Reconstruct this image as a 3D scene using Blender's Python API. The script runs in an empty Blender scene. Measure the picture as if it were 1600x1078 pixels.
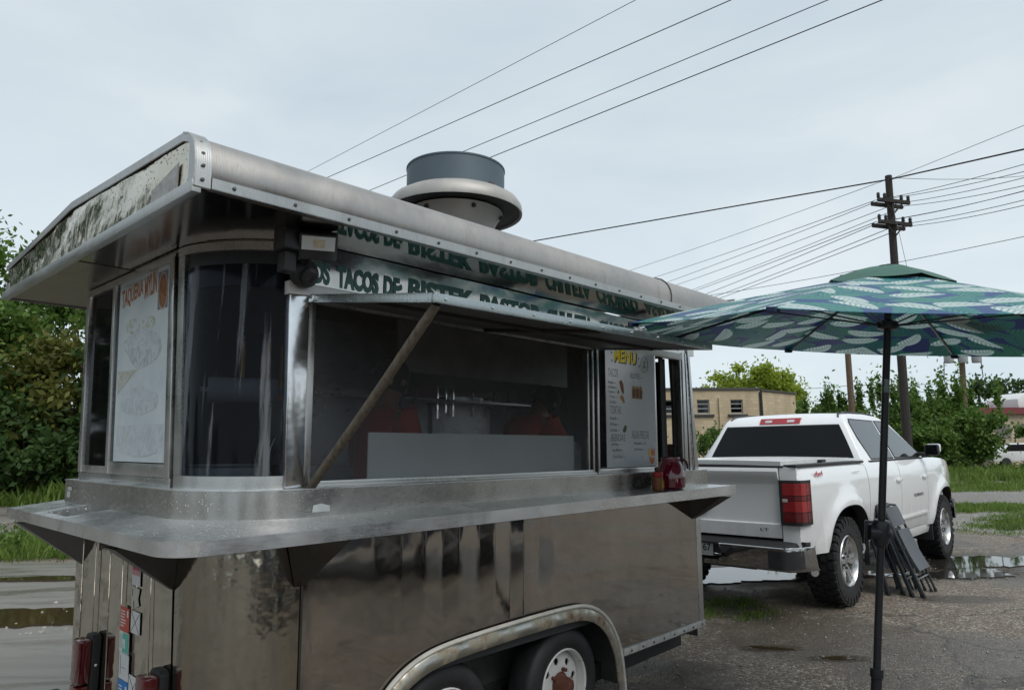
import bpy, bmesh, math, random
import numpy as np
from mathutils import Vector, Matrix
R_ = random.Random(7)
rad = math.radians
scene = bpy.context.scene
col = scene.collection

# ------------------------------------------------------------------ camera
EYE = Vector((0, 0, 1.6)); PITCH = math.atan(159/1100); ROLL = -0.012
fwd = Vector((0, math.cos(PITCH), math.sin(PITCH)))
rt0 = Vector((1, 0, 0)); up0 = rt0.cross(fwd)
rt = rt0*math.cos(ROLL)+up0*math.sin(ROLL); upv = -rt0*math.sin(ROLL)+up0*math.cos(ROLL)
cam = bpy.data.cameras.new('camera'); camo = bpy.data.objects.new('camera', cam); col.objects.link(camo)
camo.matrix_world = Matrix(((rt.x, upv.x, -fwd.x, EYE.x), (rt.y, upv.y, -fwd.y, EYE.y), (rt.z, upv.z, -fwd.z, EYE.z), (0, 0, 0, 1)))
cam.sensor_width = 36; cam.lens = 36*1100/1600; cam.clip_start = .05; cam.clip_end = 3000
scene.camera = camo

# ------------------------------------------------------------------ world, sun, exposure
SUN_EL, SUN_AZ = rad(52), rad(140)      # compass style: 0 = +Y, clockwise
w = bpy.data.worlds.new("World"); scene.world = w; w.use_nodes = True
nt = w.node_tree; nt.nodes.clear()
def wn(t, **k):
    n = nt.nodes.new(t)
    for a, b in k.items(): setattr(n, a, b)
    return n
out = wn('ShaderNodeOutputWorld'); bg = wn('ShaderNodeBackground'); bg.inputs['Strength'].default_value = .1
sky = wn('ShaderNodeTexSky', sky_type='NISHITA', sun_disc=False); sky.sun_elevation = SUN_EL; sky.sun_rotation = SUN_AZ
tc = wn('ShaderNodeTexCoord'); mp = wn('ShaderNodeMapping'); mp.inputs['Scale'].default_value = (1, 1, 2.6)
n1 = wn('ShaderNodeTexNoise'); n1.inputs['Scale'].default_value = 1.7; n1.inputs['Detail'].default_value = 7; n1.inputs['Roughness'].default_value = .55; n1.inputs['Distortion'].default_value = .5
cr = wn('ShaderNodeValToRGB'); e = cr.color_ramp.elements
e[0].position = .36; e[0].color = (5.0, 5.85, 6.4, 1); e[1].position = .68; e[1].color = (6.3, 6.85, 7.15, 1)
sep = wn('ShaderNodeSeparateXYZ'); hr = wn('ShaderNodeMapRange'); hr.inputs['From Min'].default_value = 0; hr.inputs['From Max'].default_value = .45; hr.inputs['To Min'].default_value = 1.08; hr.inputs['To Max'].default_value = .97
sc = wn('ShaderNodeVectorMath', operation='SCALE')
mx = wn('ShaderNodeMix', data_type='RGBA'); mx.inputs[0].default_value = .9
L = nt.links.new
L(tc.outputs['Generated'], mp.inputs[0]); L(mp.outputs[0], n1.inputs['Vector']); L(n1.outputs['Fac'], cr.inputs[0])
L(tc.outputs['Generated'], sep.inputs[0]); L(sep.outputs['Z'], hr.inputs['Value']); L(cr.outputs[0], sc.inputs[0]); L(hr.outputs[0], sc.inputs['Scale'])
L(sky.outputs[0], mx.inputs[6]); L(sc.outputs[0], mx.inputs[7]); L(mx.outputs[2], bg.inputs['Color']); L(bg.outputs[0], out.inputs[0])
sun = bpy.data.lights.new('sun', 'SUN'); sun.energy = 1.5; sun.angle = rad(40); sun.color = (1, .97, .92)
suno = bpy.data.objects.new('sun', sun); col.objects.link(suno)
sd = Vector((math.sin(SUN_AZ)*math.cos(SUN_EL), math.cos(SUN_AZ)*math.cos(SUN_EL), math.sin(SUN_EL)))
suno.rotation_euler = sd.to_track_quat('Z', 'Y').to_euler(); suno.location = (0, -5, 30)
vs = scene.view_settings
scene.display_settings.display_device = 'sRGB'
vs.view_transform = 'Standard'; vs.look = 'None'; vs.exposure = 0.35; vs.gamma = 1; vs.use_curve_mapping = False
scene.cycles.max_bounces = 10; scene.cycles.transparent_max_bounces = 16; scene.cycles.glossy_bounces = 5
scene.cycles.use_denoising = True; scene.cycles.caustics_reflective = False; scene.cycles.caustics_refractive = False
scene.cycles.sample_clamp_indirect = 6

# ------------------------------------------------------------------ materials
class NT:
    def __init__(s, name):
        s.m = bpy.data.materials.new(name); s.m.use_nodes = True
        s.t = s.m.node_tree; s.t.nodes.clear(); s.o = s.n('ShaderNodeOutputMaterial')
    def n(s, t, ins=None, **k):
        x = s.t.nodes.new(t)
        for a, b in k.items(): setattr(x, a, b)
        for a, b in (ins or {}).items():
            if hasattr(b, 'is_linked') or hasattr(b, 'links'): s.t.links.new(b, x.inputs[a])
            else: x.inputs[a].default_value = b
        return x
    def l(s, a, b): s.t.links.new(a, b)
    def co(s, which='Object', scale=None):
        c = s.n('ShaderNodeTexCoord').outputs[which]
        if scale is not None: c = s.n('ShaderNodeMapping', {0: c, 'Scale': scale}).outputs[0]
        return c
    def noise(s, vec, scale, detail=4, rough=.55, dist=0):
        return s.n('ShaderNodeTexNoise', {'Vector': vec, 'Scale': scale, 'Detail': detail, 'Roughness': rough, 'Distortion': dist}).outputs['Fac']
    def ramp(s, fac, stops, interp='LINEAR'):
        r = s.n('ShaderNodeValToRGB', {0: fac}); r.color_ramp.interpolation = interp; el = r.color_ramp.elements
        while len(el) < len(stops): el.new(.5)
        for e, (p, c) in zip(el, stops): e.position = p; e.color = c if len(c) == 4 else (*c, 1)
        return r.outputs[0]
    def rng(s, v, a, b, c, d):
        return s.n('ShaderNodeMapRange', {'Value': v, 'From Min': a, 'From Max': b, 'To Min': c, 'To Max': d}).outputs[0]
    def math(s, op, a, b=0, c=0):
        return s.n('ShaderNodeMath', {0: a, 1: b, 2: c}, operation=op).outputs[0]
    def mix(s, f, a, b, blend='MIX'):
        x = s.n('ShaderNodeMix', data_type='RGBA', blend_type=blend)
        for i, v in ((0, f), (6, a), (7, b)):
            if hasattr(v, 'is_linked'): s.l(v, x.inputs[i])
            else: x.inputs[i].default_value = v if i == 0 or len(v) == 4 else (*v, 1)
        return x.outputs[2]
    def bump(s, h, strength=.3, dist=.01, normal=None):
        d = {'Height': h, 'Strength': strength, 'Distance': dist}
        if normal is not None: d['Normal'] = normal
        return s.n('ShaderNodeBump', d).outputs[0]
    def pbr(s, **k):
        p = s.n('ShaderNodeBsdfPrincipled'); names = dict(color='Base Color', rough='Roughness', metal='Metallic', normal='Normal', spec='Specular IOR Level', coat='Coat Weight', coatr='Coat Roughness', trans='Transmission Weight', aniso='Anisotropic', ior='IOR', emit='Emission Color', emits='Emission Strength', sheen='Sheen Weight')
        for a, b in k.items():
            i = p.inputs[names[a]]
            if hasattr(b, 'is_linked'): s.l(b, i)
            elif a in ('color', 'emit'): i.default_value = (*b, 1)
            else: i.default_value = b
        s.l(p.outputs[0], s.o.inputs[0]); s.p = p; return s.m

def simple(name, color, rough=.5, metal=0, var=.15, scale=8, bump=0, bscale=60, **k):
    t = NT(name); c = t.co()
    n = t.noise(c, scale, 5)
    lo = tuple(x*(1-var) for x in color); hi = tuple(min(1, x*(1+var)) for x in color)
    a = dict(color=t.ramp(n, [(.3, lo), (.7, hi)]), rough=t.rng(n, .3, .7, max(.02, rough-.06), min(1, rough+.06)), metal=metal, **k)
    if bump: a['normal'] = t.bump(t.noise(c, bscale, 4), bump, .004)
    return t.pbr(**a)

def steel(name, base=(.5, .49, .47), rough=.2, wave=.0, wscale=3, brush=(60, 60, 1), drops=0, dscale=120, dirt=.0, grid=False, specks=0, streak=.12):
    t = NT(name); c = t.co()
    br = t.noise(t.co(scale=brush), 14, 3, .6)
    big = t.noise(c, 2.3, 5, .6, .4)
    colr = t.ramp(big, [(.3, tuple(x*.82 for x in base)), (.72, tuple(min(1, x*1.1) for x in base))])
    colr = t.mix(t.rng(br, .38, .66, 0, streak), colr, tuple(x*.55 for x in base))
    if dirt:
        st = t.noise(t.co(scale=(6, 6, .7)), 3, 6, .65)
        colr = t.mix(t.rng(st, .52, .74, 0, dirt), colr, (.16, .14, .11))
    ro = t.math('ADD', t.rng(br, .25, .75, rough*.75, rough*1.3), t.rng(big, .35, .7, -rough*.25, rough*.35))
    h = t.math('MULTIPLY', br, .02)
    nrm = None
    if wave: nrm = t.bump(t.noise(c, wscale, 3, .5), wave, .05)
    nrm = t.bump(br, .02, .001, nrm) if nrm is not None else t.bump(br, .02, .001)
    if grid:
        sx = t.n('ShaderNodeSeparateXYZ', {0: c})
        g = t.math('MAXIMUM', t.math('SINE', t.math('MULTIPLY', sx.outputs[0], 900)), t.math('SINE', t.math('MULTIPLY', sx.outputs[2], 900)))
        nrm = t.bump(g, .25, .001, nrm)
    if drops:
        v = t.n('ShaderNodeTexVoronoi', {'Vector': c, 'Scale': dscale, 'Randomness': 1})
        rnd = t.n('ShaderNodeSeparateColor', {0: v.outputs['Color']})
        size = t.math('MULTIPLY', rnd.outputs[0], .5)
        keep = t.math('LESS_THAN', rnd.outputs[1], drops)
        d = t.math('MULTIPLY', t.math('MAXIMUM', t.math('SUBTRACT', size, v.outputs['Distance']), 0), keep)
        nrm = t.bump(t.math('POWER', d, .6), 1.0, .006, nrm)
        msk = t.math('GREATER_THAN', d, .02)
        ro = t.math('MULTIPLY', ro, t.math('SUBTRACT', 1, t.math('MULTIPLY', msk, .7)))
        if specks: colr = t.mix(t.math('MULTIPLY', msk, specks), colr, (.05, .05, .045))
    return t.pbr(color=colr, rough=ro, metal=1.0, normal=nrm)

def glass(name, tint=(.35, .36, .37), rough=.02, ior=1.5, dirt=.0, streak=False):
    t = NT(name); c = t.co()
    fr = t.n('ShaderNodeFresnel', {'IOR': ior}).outputs[0]
    tr = t.n('ShaderNodeBsdfTransparent', {0: (*tint, 1)}); gl = t.n('ShaderNodeBsdfGlossy', {'Color': (.95, .97, 1, 1), 'Roughness': rough})
    ms = t.n('ShaderNodeMixShader', {0: fr, 1: tr.outputs[0], 2: gl.outputs[0]})
    last = ms.outputs[0]
    if dirt:  # pale diffuse film, used for dirt and for the curved pane's painted reflections
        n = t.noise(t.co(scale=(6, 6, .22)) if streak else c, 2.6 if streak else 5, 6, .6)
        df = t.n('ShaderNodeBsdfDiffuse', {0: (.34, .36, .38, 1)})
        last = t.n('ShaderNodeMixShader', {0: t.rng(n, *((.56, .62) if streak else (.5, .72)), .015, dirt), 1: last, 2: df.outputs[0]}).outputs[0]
    t.l(last, t.o.inputs[0]); return t.m

def leafmat(name, c1, c2, trans=.35):
    t = NT(name)
    g = t.n('ShaderNodeNewGeometry'); c = t.ramp(g.outputs['Random Per Island'], [(0, c1), (1, c2)])
    big = t.noise(t.co(), .9, 3)
    c = t.mix(t.rng(big, .35, .65, 0, .45), c, tuple(x*.75 for x in c1))
    d = t.n('ShaderNodeBsdfPrincipled', {'Base Color': c, 'Roughness': .55, 'Specular IOR Level': .3})
    tl = t.n('ShaderNodeBsdfTranslucent', {0: c})
    t.l(t.n('ShaderNodeMixShader', {0: trans, 1: d.outputs[0], 2: tl.outputs[0]}).outputs[0], t.o.inputs[0]); return t.m

# ------------------------------------------------------------------ mesh helpers
class MB:
    def __init__(s): s.bm = bmesh.new()
    def add(s, vs, fs):
        b = [s.bm.verts.new(v) for v in vs]
        for f in fs:
            try: s.bm.faces.new([b[i] for i in f])
            except ValueError: pass
        return b
    def box(s, a, b, bev=0, M=None):
        x0, y0, z0 = a; x1, y1, z1 = b
        x0, x1 = min(x0, x1), max(x0, x1); y0, y1 = min(y0, y1), max(y0, y1); z0, z1 = min(z0, z1), max(z0, z1)
        vs = [Vector(p) for p in ((x0, y0, z0), (x1, y0, z0), (x1, y1, z0), (x0, y1, z0), (x0, y0, z1), (x1, y0, z1), (x1, y1, z1), (x0, y1, z1))]
        if M is not None: vs = [M @ v for v in vs]
        bv = s.add(vs, [(3, 2, 1, 0), (4, 5, 6, 7), (0, 1, 5, 4), (1, 2, 6, 5), (2, 3, 7, 6), (3, 0, 4, 7)])
        if bev:
            ed = set(e for v in bv for e in v.link_edges)
            bmesh.ops.bevel(s.bm, geom=list(ed), offset=bev, segments=2, profile=.6, affect='EDGES')
        return s
    def prism(s, poly, ext, bev=0):
        n = len(poly); ext = Vector(ext); p = [Vector(q) for q in poly]
        bv = s.add(p+[q+ext for q in p], [tuple(range(n))[::-1], tuple(range(n, 2*n))]+[(i, (i+1) % n, n+(i+1) % n, n+i) for i in range(n)])
        if bev:
            ed = set(e for v in bv for e in v.link_edges)
            bmesh.ops.bevel(s.bm, geom=list(ed), offset=bev, segments=2, profile=.6, affect='EDGES')
        return s
    def tube(s, pts, r, n=8, cap=True):
        pts = [Vector(p) for p in pts]; m = len(pts); rs = r if isinstance(r, (list, tuple)) else [r]*m
        rings = []; up = None
        for i in range(m):
            d = (pts[min(i+1, m-1)]-pts[max(i-1, 0)]).normalized()
            if up is None: up = d.orthogonal().normalized()
            a = (up-d*up.dot(d)).normalized(); b = d.cross(a); up = a
            rings.append([s.bm.verts.new(pts[i]+(a*math.cos(2*math.pi*k/n)+b*math.sin(2*math.pi*k/n))*rs[i]) for k in range(n)])
        for i in range(m-1):
            for k in range(n): s.bm.faces.new((rings[i][k], rings[i][(k+1) % n], rings[i+1][(k+1) % n], rings[i+1][k]))
        if cap: s.bm.faces.new(rings[0][::-1]); s.bm.faces.new(rings[-1])
        return s
    def lathe(s, prof, n=32, M=None, a0=0, a1=2*math.pi):
        M = M or Matrix.Identity(4); full = abs(a1-a0-2*math.pi) < 1e-6; cols = n if full else n+1
        g = [[s.bm.verts.new(M @ Vector((r*math.cos(a0+(a1-a0)*k/n), r*math.sin(a0+(a1-a0)*k/n), h))) for k in range(cols)] for r, h in prof]
        for i in range(len(prof)-1):
            for k in range(n):
                q = (g[i][k], g[i][(k+1) % cols], g[i+1][(k+1) % cols], g[i+1][k])
                try: s.bm.faces.new(q)
                except ValueError: pass
        return s
    def grid(s, P):
        g = [[s.bm.verts.new(p) for p in row] for row in P]
        for i in range(len(g)-1):
            for j in range(len(g[0])-1): s.bm.faces.new((g[i][j], g[i+1][j], g[i+1][j+1], g[i][j+1]))
        return s
    def slab(s, P, t):
        """grid with a back face at offset t: real thickness"""
        t = Vector(t); B = [[Vector(p)+t for p in r] for r in P]; nu, nv = len(P), len(P[0])
        g = [[s.bm.verts.new(p) for p in r] for r in P]; h = [[s.bm.verts.new(p) for p in r] for r in B]
        F = s.bm.faces.new
        for i in range(nu-1):
            for j in range(nv-1):
                F((g[i][j], g[i+1][j], g[i+1][j+1], g[i][j+1])); F((h[i][j], h[i][j+1], h[i+1][j+1], h[i+1][j]))
        for i in range(nu-1):
            for j in (0, nv-1): F((g[i][j], g[i+1][j], h[i+1][j], h[i][j]))
        for j in range(nv-1):
            for i in (0, nu-1): F((g[i][j], g[i][j+1], h[i][j+1], h[i][j]))
        return s
    def plate(s, loops, z0, z1):
        """flat plate with holes; loops are (x,y) outlines, first is the outer one"""
        eds = []
        for lp in loops:
            vs = [s.bm.verts.new((x, y, z1)) for x, y in lp]
            eds += [s.bm.edges.new((vs[i], vs[(i+1) % len(vs)])) for i in range(len(vs))]
        r = bmesh.ops.triangle_fill(s.bm, edges=eds, use_beauty=True, use_dissolve=False)
        fs = [f for f in r['geom'] if isinstance(f, bmesh.types.BMFace)]
        ex = bmesh.ops.extrude_face_region(s.bm, geom=fs, use_keep_orig=True)
        for v in ex['geom']:
            if isinstance(v, bmesh.types.BMVert): v.co.z = z0
        return s
    def mesh(s, name, mat, smooth=True, ang=35, fn=None, recalc=True):
        if recalc: bmesh.ops.recalc_face_normals(s.bm, faces=s.bm.faces)
        if fn:
            for v in s.bm.verts: v.co = fn(v.co)
        me = bpy.data.meshes.new(name); s.bm.to_mesh(me); s.bm.free()
        if mat: me.materials.append(mat)
        if smooth:
            me.shade_smooth(); me.set_sharp_from_angle(angle=rad(ang))
        return me

def obj(name, me, parent=None, kind=None, label=None):
    o = bpy.data.objects.new(name, me); col.objects.link(o)
    if parent: o.parent = parent
    if kind: o['kind'] = kind
    if label: o['label'] = label
    return o
def thing(name, label, cat, loc=(0, 0, 0), rotz=0, group=None, me=None):
    o = bpy.data.objects.new(name, me); col.objects.link(o); o.location = loc; o.rotation_euler = (0, 0, rotz)
    o['label'] = label; o['category'] = cat
    if group: o['group'] = group
    return o
def dup(root, label=None, group=None, loc=None, rotz=None):
    r = root.copy(); col.objects.link(r)
    if label: r['label'] = label
    if group: r['group'] = group
    if loc is not None: r.location = loc
    if rotz is not None: r.rotation_euler = (0, 0, rotz)
    for c in list(root.children):
        d = c.copy(); col.objects.link(d); d.parent = r
        for g in list(c.children):
            h = g.copy(); col.objects.link(h); h.parent = d
    return r
def npmesh(name, V, F, mat, smooth=False):
    me = bpy.data.meshes.new(name); n = len(F); k = F.shape[1]
    me.vertices.add(len(V)); me.vertices.foreach_set('co', np.ascontiguousarray(V, dtype=np.float32).ravel())
    me.loops.add(n*k); me.loops.foreach_set('vertex_index', np.ascontiguousarray(F, dtype=np.int32).ravel())
    me.polygons.add(n); me.polygons.foreach_set('loop_start', np.arange(0, n*k, k, dtype=np.int32)); me.polygons.foreach_set('loop_total', np.full(n, k, dtype=np.int32))
    me.update(calc_edges=True); me.materials.append(mat)
    if smooth: me.shade_smooth()
    return me
_tc = {}
def text_geo(s, bold=.0, shear=0):
    k = (s, bold, shear)
    if k in _tc: return _tc[k]
    cu = bpy.data.curves.new('t', 'FONT'); cu.body = s; cu.offset = bold; cu.resolution_u = 3; cu.shear = shear
    o = bpy.data.objects.new('t', cu); col.objects.link(o)
    dg = bpy.context.evaluated_depsgraph_get(); me = bpy.data.meshes.new_from_object(o.evaluated_get(dg))
    V = [v.co.copy() for v in me.vertices]; F = [tuple(p.vertices) for p in me.polygons]
    bpy.data.objects.remove(o); bpy.data.curves.remove(cu); bpy.data.meshes.remove(me)
    x0 = min(v.x for v in V); x1 = max(v.x for v in V); y0 = min(v.y for v in V); y1 = max(v.y for v in V)
    _tc[k] = ([((v.x-x0)/(x1-x0), (v.y-y0)/(y1-y0)) for v in V], F, (x1-x0)/(y1-y0))
    return _tc[k]
def text(mb, s, o, ax, ay, w, h, bold=.0, fn=None, shear=0):
    """write s in a w x h box whose lower left corner is o; w None keeps proportions"""
    V, F, asp = text_geo(s, bold, shear); o, ax, ay = Vector(o), Vector(ax).normalized(), Vector(ay).normalized()
    if w is None: w = asp*h
    pts = [o+ax*(x*w)+ay*(y*h*(fn(x) if fn else 1)) for x, y in V]
    mb.add(pts, F); return mb

# ground level: the lot rises a little towards the tow vehicle
TO = Vector((.405, 4.13, 0)); TYAW = rad(47.136)
TU = Vector((math.cos(TYAW), math.sin(TYAW), 0)); TV = Vector((-math.sin(TYAW), math.cos(TYAW), 0))
def gz(x, y):
    s = (x-TO.x)*TU.x+(y-TO.y)*TU.y; t = min(1, max(0, (s-.4)/1.4)); return .07*t*t*(3-2*t)
def at(px, py, Y):
    """the point at distance Y (metres along the view) that the photograph shows at px, py"""
    d = rt*(px-800)-upv*(py-539)+fwd*1100; return EYE+d*(Y/d.y)
def atz(px, py, z):
    d = rt*(px-800)-upv*(py-539)+fwd*1100; return EYE+d*((z-EYE.z)/d.z)
# ------------------------------------------------------------------ ground
t = NT('wet_asphalt'); c = t.co()
vor = t.n('ShaderNodeTexVoronoi', {'Vector': c, 'Scale': 75}); rc = t.n('ShaderNodeSeparateColor', {0: vor.outputs['Color']})
big = t.noise(c, .55, 6, .6, .6); mid = t.noise(c, 3.2, 6, .65); fine = t.noise(c, 130, 2, .5)
base = t.ramp(rc.outputs[0], [(0, (.065, .054, .043)), (.5, (.165, .137, .108)), (.82, (.28, .24, .19)), (.95, (.42, .37, .31)), (1, (.6, .55, .48))])
base = t.mix(t.rng(mid, .4, .68, 0, .5), base, (.125, .082, .05))
base = t.mix(t.rng(big, .46, .56, 0, .62), base, (.078, .068, .058), 'MIX')
ck = t.n('ShaderNodeTexVoronoi', {'Vector': t.n('ShaderNodeVectorMath', {0: c, 1: t.n('ShaderNodeTexNoise', {'Vector': c, 'Scale': 1.6, 'Detail': 5}).outputs['Color']}, operation='ADD').outputs[0], 'Scale': .55}, feature='DISTANCE_TO_EDGE')
base = t.mix(t.rng(ck.outputs['Distance'], .004, .012, .7, 0), base, (.03, .027, .024))
wet = t.rng(t.math('ADD', t.math('MULTIPLY', big, .75), t.math('MULTIPLY', mid, .25)), .43, .6, 0, 1)
WM = None
sp = t.n('ShaderNodeSeparateXYZ', {0: c}); wob_ = t.math('MULTIPLY', t.math('SUBTRACT', t.noise(c, 5, 5, .65), .5), 1.3)
for (px_, py_, pa, pb) in ((1.93, 5.6, .26, .10), (2.32, 5.32, .24, .09), (2.25, 8.55, 2.0, .95), (6.25, 9.35, 1.8, .8), (5.2, 8.5, 1.1, .42), (4.4, 7.2, .5, .2), (1.0, 5.2, .5, .2)):
    e1 = t.math('POWER', t.math('DIVIDE', t.math('SUBTRACT', sp.outputs[0], px_), pa), 2); e2 = t.math('POWER', t.math('DIVIDE', t.math('SUBTRACT', sp.outputs[1], py_), pb), 2)
    m_ = t.rng(t.math('ADD', t.math('ADD', e1, e2), wob_), .55, 1.15, 1, 0); WM = m_ if WM is None else t.math('MAXIMUM', WM, m_)
base = t.mix(t.math('MULTIPLY', WM, .8), base, (.05, .035, .022))
ro = t.math('SUBTRACT', t.math('SUBTRACT', .74, t.math('MULTIPLY', wet, .44)), t.math('MULTIPLY', WM, .22))
nrm = t.bump(t.math('SUBTRACT', 1, vor.outputs['Distance']), .8, .012, t.bump(mid, .4, .06))
nrm = t.bump(fine, .3, .004, nrm)
M_asph = t.pbr(color=base, rough=ro, normal=nrm, spec=.5)

t = NT('gravel_road'); c = t.co()
vor = t.n('ShaderNodeTexVoronoi', {'Vector': c, 'Scale': 28}); rc = t.n('ShaderNodeSeparateColor', {0: vor.outputs['Color']})
stretch = t.noise(t.co(scale=(.25, 1.6, 1)), 1.4, 5, .6, .4)
base = t.ramp(rc.outputs[0], [(0, (.12, .112, .1)), (.6, (.2, .187, .17)), (1, (.33, .31, .28))])
base = t.mix(t.rng(stretch, .45, .65, 0, .65), base, (.11, .092, .07))
M_road = t.pbr(color=base, rough=t.rng(stretch, .4, .65, .75, .45), normal=t.bump(vor.outputs['Distance'], .5, .01))

t = NT('pale_concrete'); c = t.co()
a = t.noise(t.co(scale=(.3, 1.5, 1)), 1.3, 6, .6, .5); b = t.noise(c, 60, 3)
base = t.mix(t.rng(b, .3, .7, 0, .5), t.ramp(a, [(.3, (.075, .062, .045)), (.46, (.20, .188, .168)), (.56, (.21, .198, .178)), (.68, (.085, .068, .045))]), (.22, .21, .2))
M_conc = t.pbr(color=base, rough=t.rng(a, .4, .6, .22, .5), normal=t.bump(b, .25, .004))

def coords(lo, hi, fine_lo, fine_hi, step):
    xs = list(np.arange(fine_lo, fine_hi+1e-6, step)); d = step
    while xs[-1] < hi: d *= 1.5; xs.append(min(hi, xs[-1]+d))
    d = step; head = []
    x = fine_lo
    while x > lo: d *= 1.5; x = max(lo, x-d); head.append(x)
    return head[::-1]+xs
gxs = coords(-900, 900, -8, 14, .35); gys = coords(-300, 1500, -3, 16, .35)
obj('ground', MB().grid([[(x, y, gz(x, y)) for y in gys] for x in gxs]).mesh('ground', M_asph), kind='structure')

def sheet(name, pts, mat, lift, step=.5, wob=.0):
    """irregular flat patch laid over the ground: a fine ring outline filled in, draped on the slope"""
    n = len(pts); out = []
    for i in range(n):
        a, b = Vector(pts[i]), Vector(pts[(i+1) % n]); k = max(1, int((b-a).length/step))
        for j in range(k):
            p = a.lerp(b, j/k); nrm = Vector((b.y-a.y, a.x-b.x)).normalized()
            out.append(p+nrm*R_.uniform(-wob, wob))
    mb = MB(); mb.plate([[tuple(p) for p in out]], 0, .001)
    bmesh.ops.delete(mb.bm, geom=[f for f in mb.bm.faces if abs(f.calc_center_median().z-.001) > 1e-5], context='FACES')
    return obj(name, mb.mesh(name, mat, fn=lambda v: Vector((v.x, v.y, gz(v.x, v.y)+lift))), kind='structure')
sheet('gravel_road', [(-60, 14.0), (-7.6, 13.4), (-3, 13.6), (-3, 19.5), (-9, 20.5), (-14, 21.2), (-60, 22.5)], M_road, .004, .6, .12)
sheet('concrete_apron', [(-30, 9.6), (-6.2, 10.7), (-1.7, 10.2), (-1.9, 6.2), (-2.6, 3.4), (-12, 2.2), (-30, 2.5)], M_conc, .004, .5, .06)
sheet('gravel_lane', [(7.6, 13.6), (9.4, 15.2), (12, 17), (40, 24), (40, 20.5), (14, 17.5), (11.2, 14.6), (9.6, 12.4), (8.2, 11.2)], M_road, .004, .5, .1)
sheet('gravel_road', [(8.6, 16.2), (10.6, 20.8), (13.2, 21.9), (40, 26), (40, 24.6), (12.4, 17.6)], M_road, .006, .5, .1)

# ------------------------------------------------------------------ puddles
def water(name, col_, rough):
    t = NT(name); c = t.co()
    n = t.noise(c, 5, 4, .6); f = t.noise(c, 90, 2)
    return t.pbr(color=col_, rough=rough, spec=.6, normal=t.bump(t.noise(c, 6, 2), .012, .02))
M_pud = water('clear_puddle', (.03, .028, .024), .03); M_mud = water('muddy_water', (.05, .036, .018), .05)
def puddle(cx, cy, a, b, ang, mat, z=None, seed=0, n=180, rough=.28):
    r = random.Random(seed); ph = [r.uniform(0, 6.28) for _ in range(5)]
    pts = []
    for i in range(n):
        t_ = 2*math.pi*i/n; k = 1+sum(rough/(j+1)*math.sin((j+2)*t_+ph[j]) for j in range(5))
        x, y = a*k*math.cos(t_), b*k*math.sin(t_)
        k *= 1+.05*math.sin(17*t_+ph[0])+.04*math.sin(29*t_+ph[1])+.03*math.sin(47*t_+ph[2]); x, y = a*k*math.cos(t_), b*k*math.sin(t_)
        pts.append((cx+x*math.cos(ang)-y*math.sin(ang), cy+x*math.sin(ang)+y*math.cos(ang)))
    zz = gz(cx, cy)+.012 if z is None else z
    mb = MB(); mb.plate([pts], zz-.03, zz)
    obj('puddle', mb.mesh('puddle', mat), kind='structure')
puddle(2.25, 8.55, 1.5, .62, .1, M_pud, seed=3)
puddle(6.3, 9.35, 1.15, .38, .4, M_pud, seed=9, rough=.3)
puddle(5.2, 8.5, .75, .2, .1, M_pud, seed=6)
puddle(1.93, 5.60, .12, .04, -.3, M_mud, seed=4, rough=.2, z=gz(1.93, 5.6)+.005); puddle(2.32, 5.33, .11, .035, .1, M_mud, seed=5, rough=.2, z=gz(2.32, 5.33)+.005)
puddle(-4.75, 7.15, 1.45, .42, .05, M_mud, seed=8, rough=.14, z=.030)
puddle(-6.3, 9.2, 1.3, .14, .1, M_mud, seed=12, rough=.4, z=.030)
puddle(9.2, 13.4, 1.2, .35, .7, M_pud, seed=15)

# loose stones on the lot
M_stone = simple('pale_stone', (.3, .28, .25), .8, var=.4, scale=20)
rs = np.random.default_rng(3); V = []; F = []
def stones(n, bx, r0, r1, seed):
    rs = np.random.default_rng(seed); V = []; F = []
    ico = np.array([(1, 0, 0), (0, 1, 0), (-1, 0, 0), (0, -1, 0), (0, 0, .7), (0, 0, -.7)])
    fi = np.array([(0, 1, 4), (1, 2, 4), (2, 3, 4), (3, 0, 4), (1, 0, 5), (2, 1, 5), (3, 2, 5), (0, 3, 5)])
    for i in range(n):
        x, y = rs.uniform(bx[0], bx[1]), rs.uniform(bx[2], bx[3]); r = r0+(r1-r0)*rs.random()**3
        a = rs.uniform(0, 6.28); ca, sa = math.cos(a), math.sin(a)
        v = ico*(1+rs.uniform(-.3, .3, (6, 3)))*r; v = np.stack([v[:, 0]*ca-v[:, 1]*sa, v[:, 0]*sa+v[:, 1]*ca, v[:, 2]+r*.3], 1)
        F.append(fi+6*len(V)); V.append(v+np.array((x, y, gz(x, y))))
    return np.concatenate(V), np.concatenate(F)
V, F = stones(5200, (.3, 7, 3.6, 10.5), .003, .013, 1)
obj('gravel', npmesh('gravel', V, F, M_stone, True), kind='stuff')
V, F = stones(500, (-4.9, -3.2, 6.4, 8.8), .008, .04, 2)
obj('gravel', npmesh('gravel', V, F, M_stone, True), kind='stuff')

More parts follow.
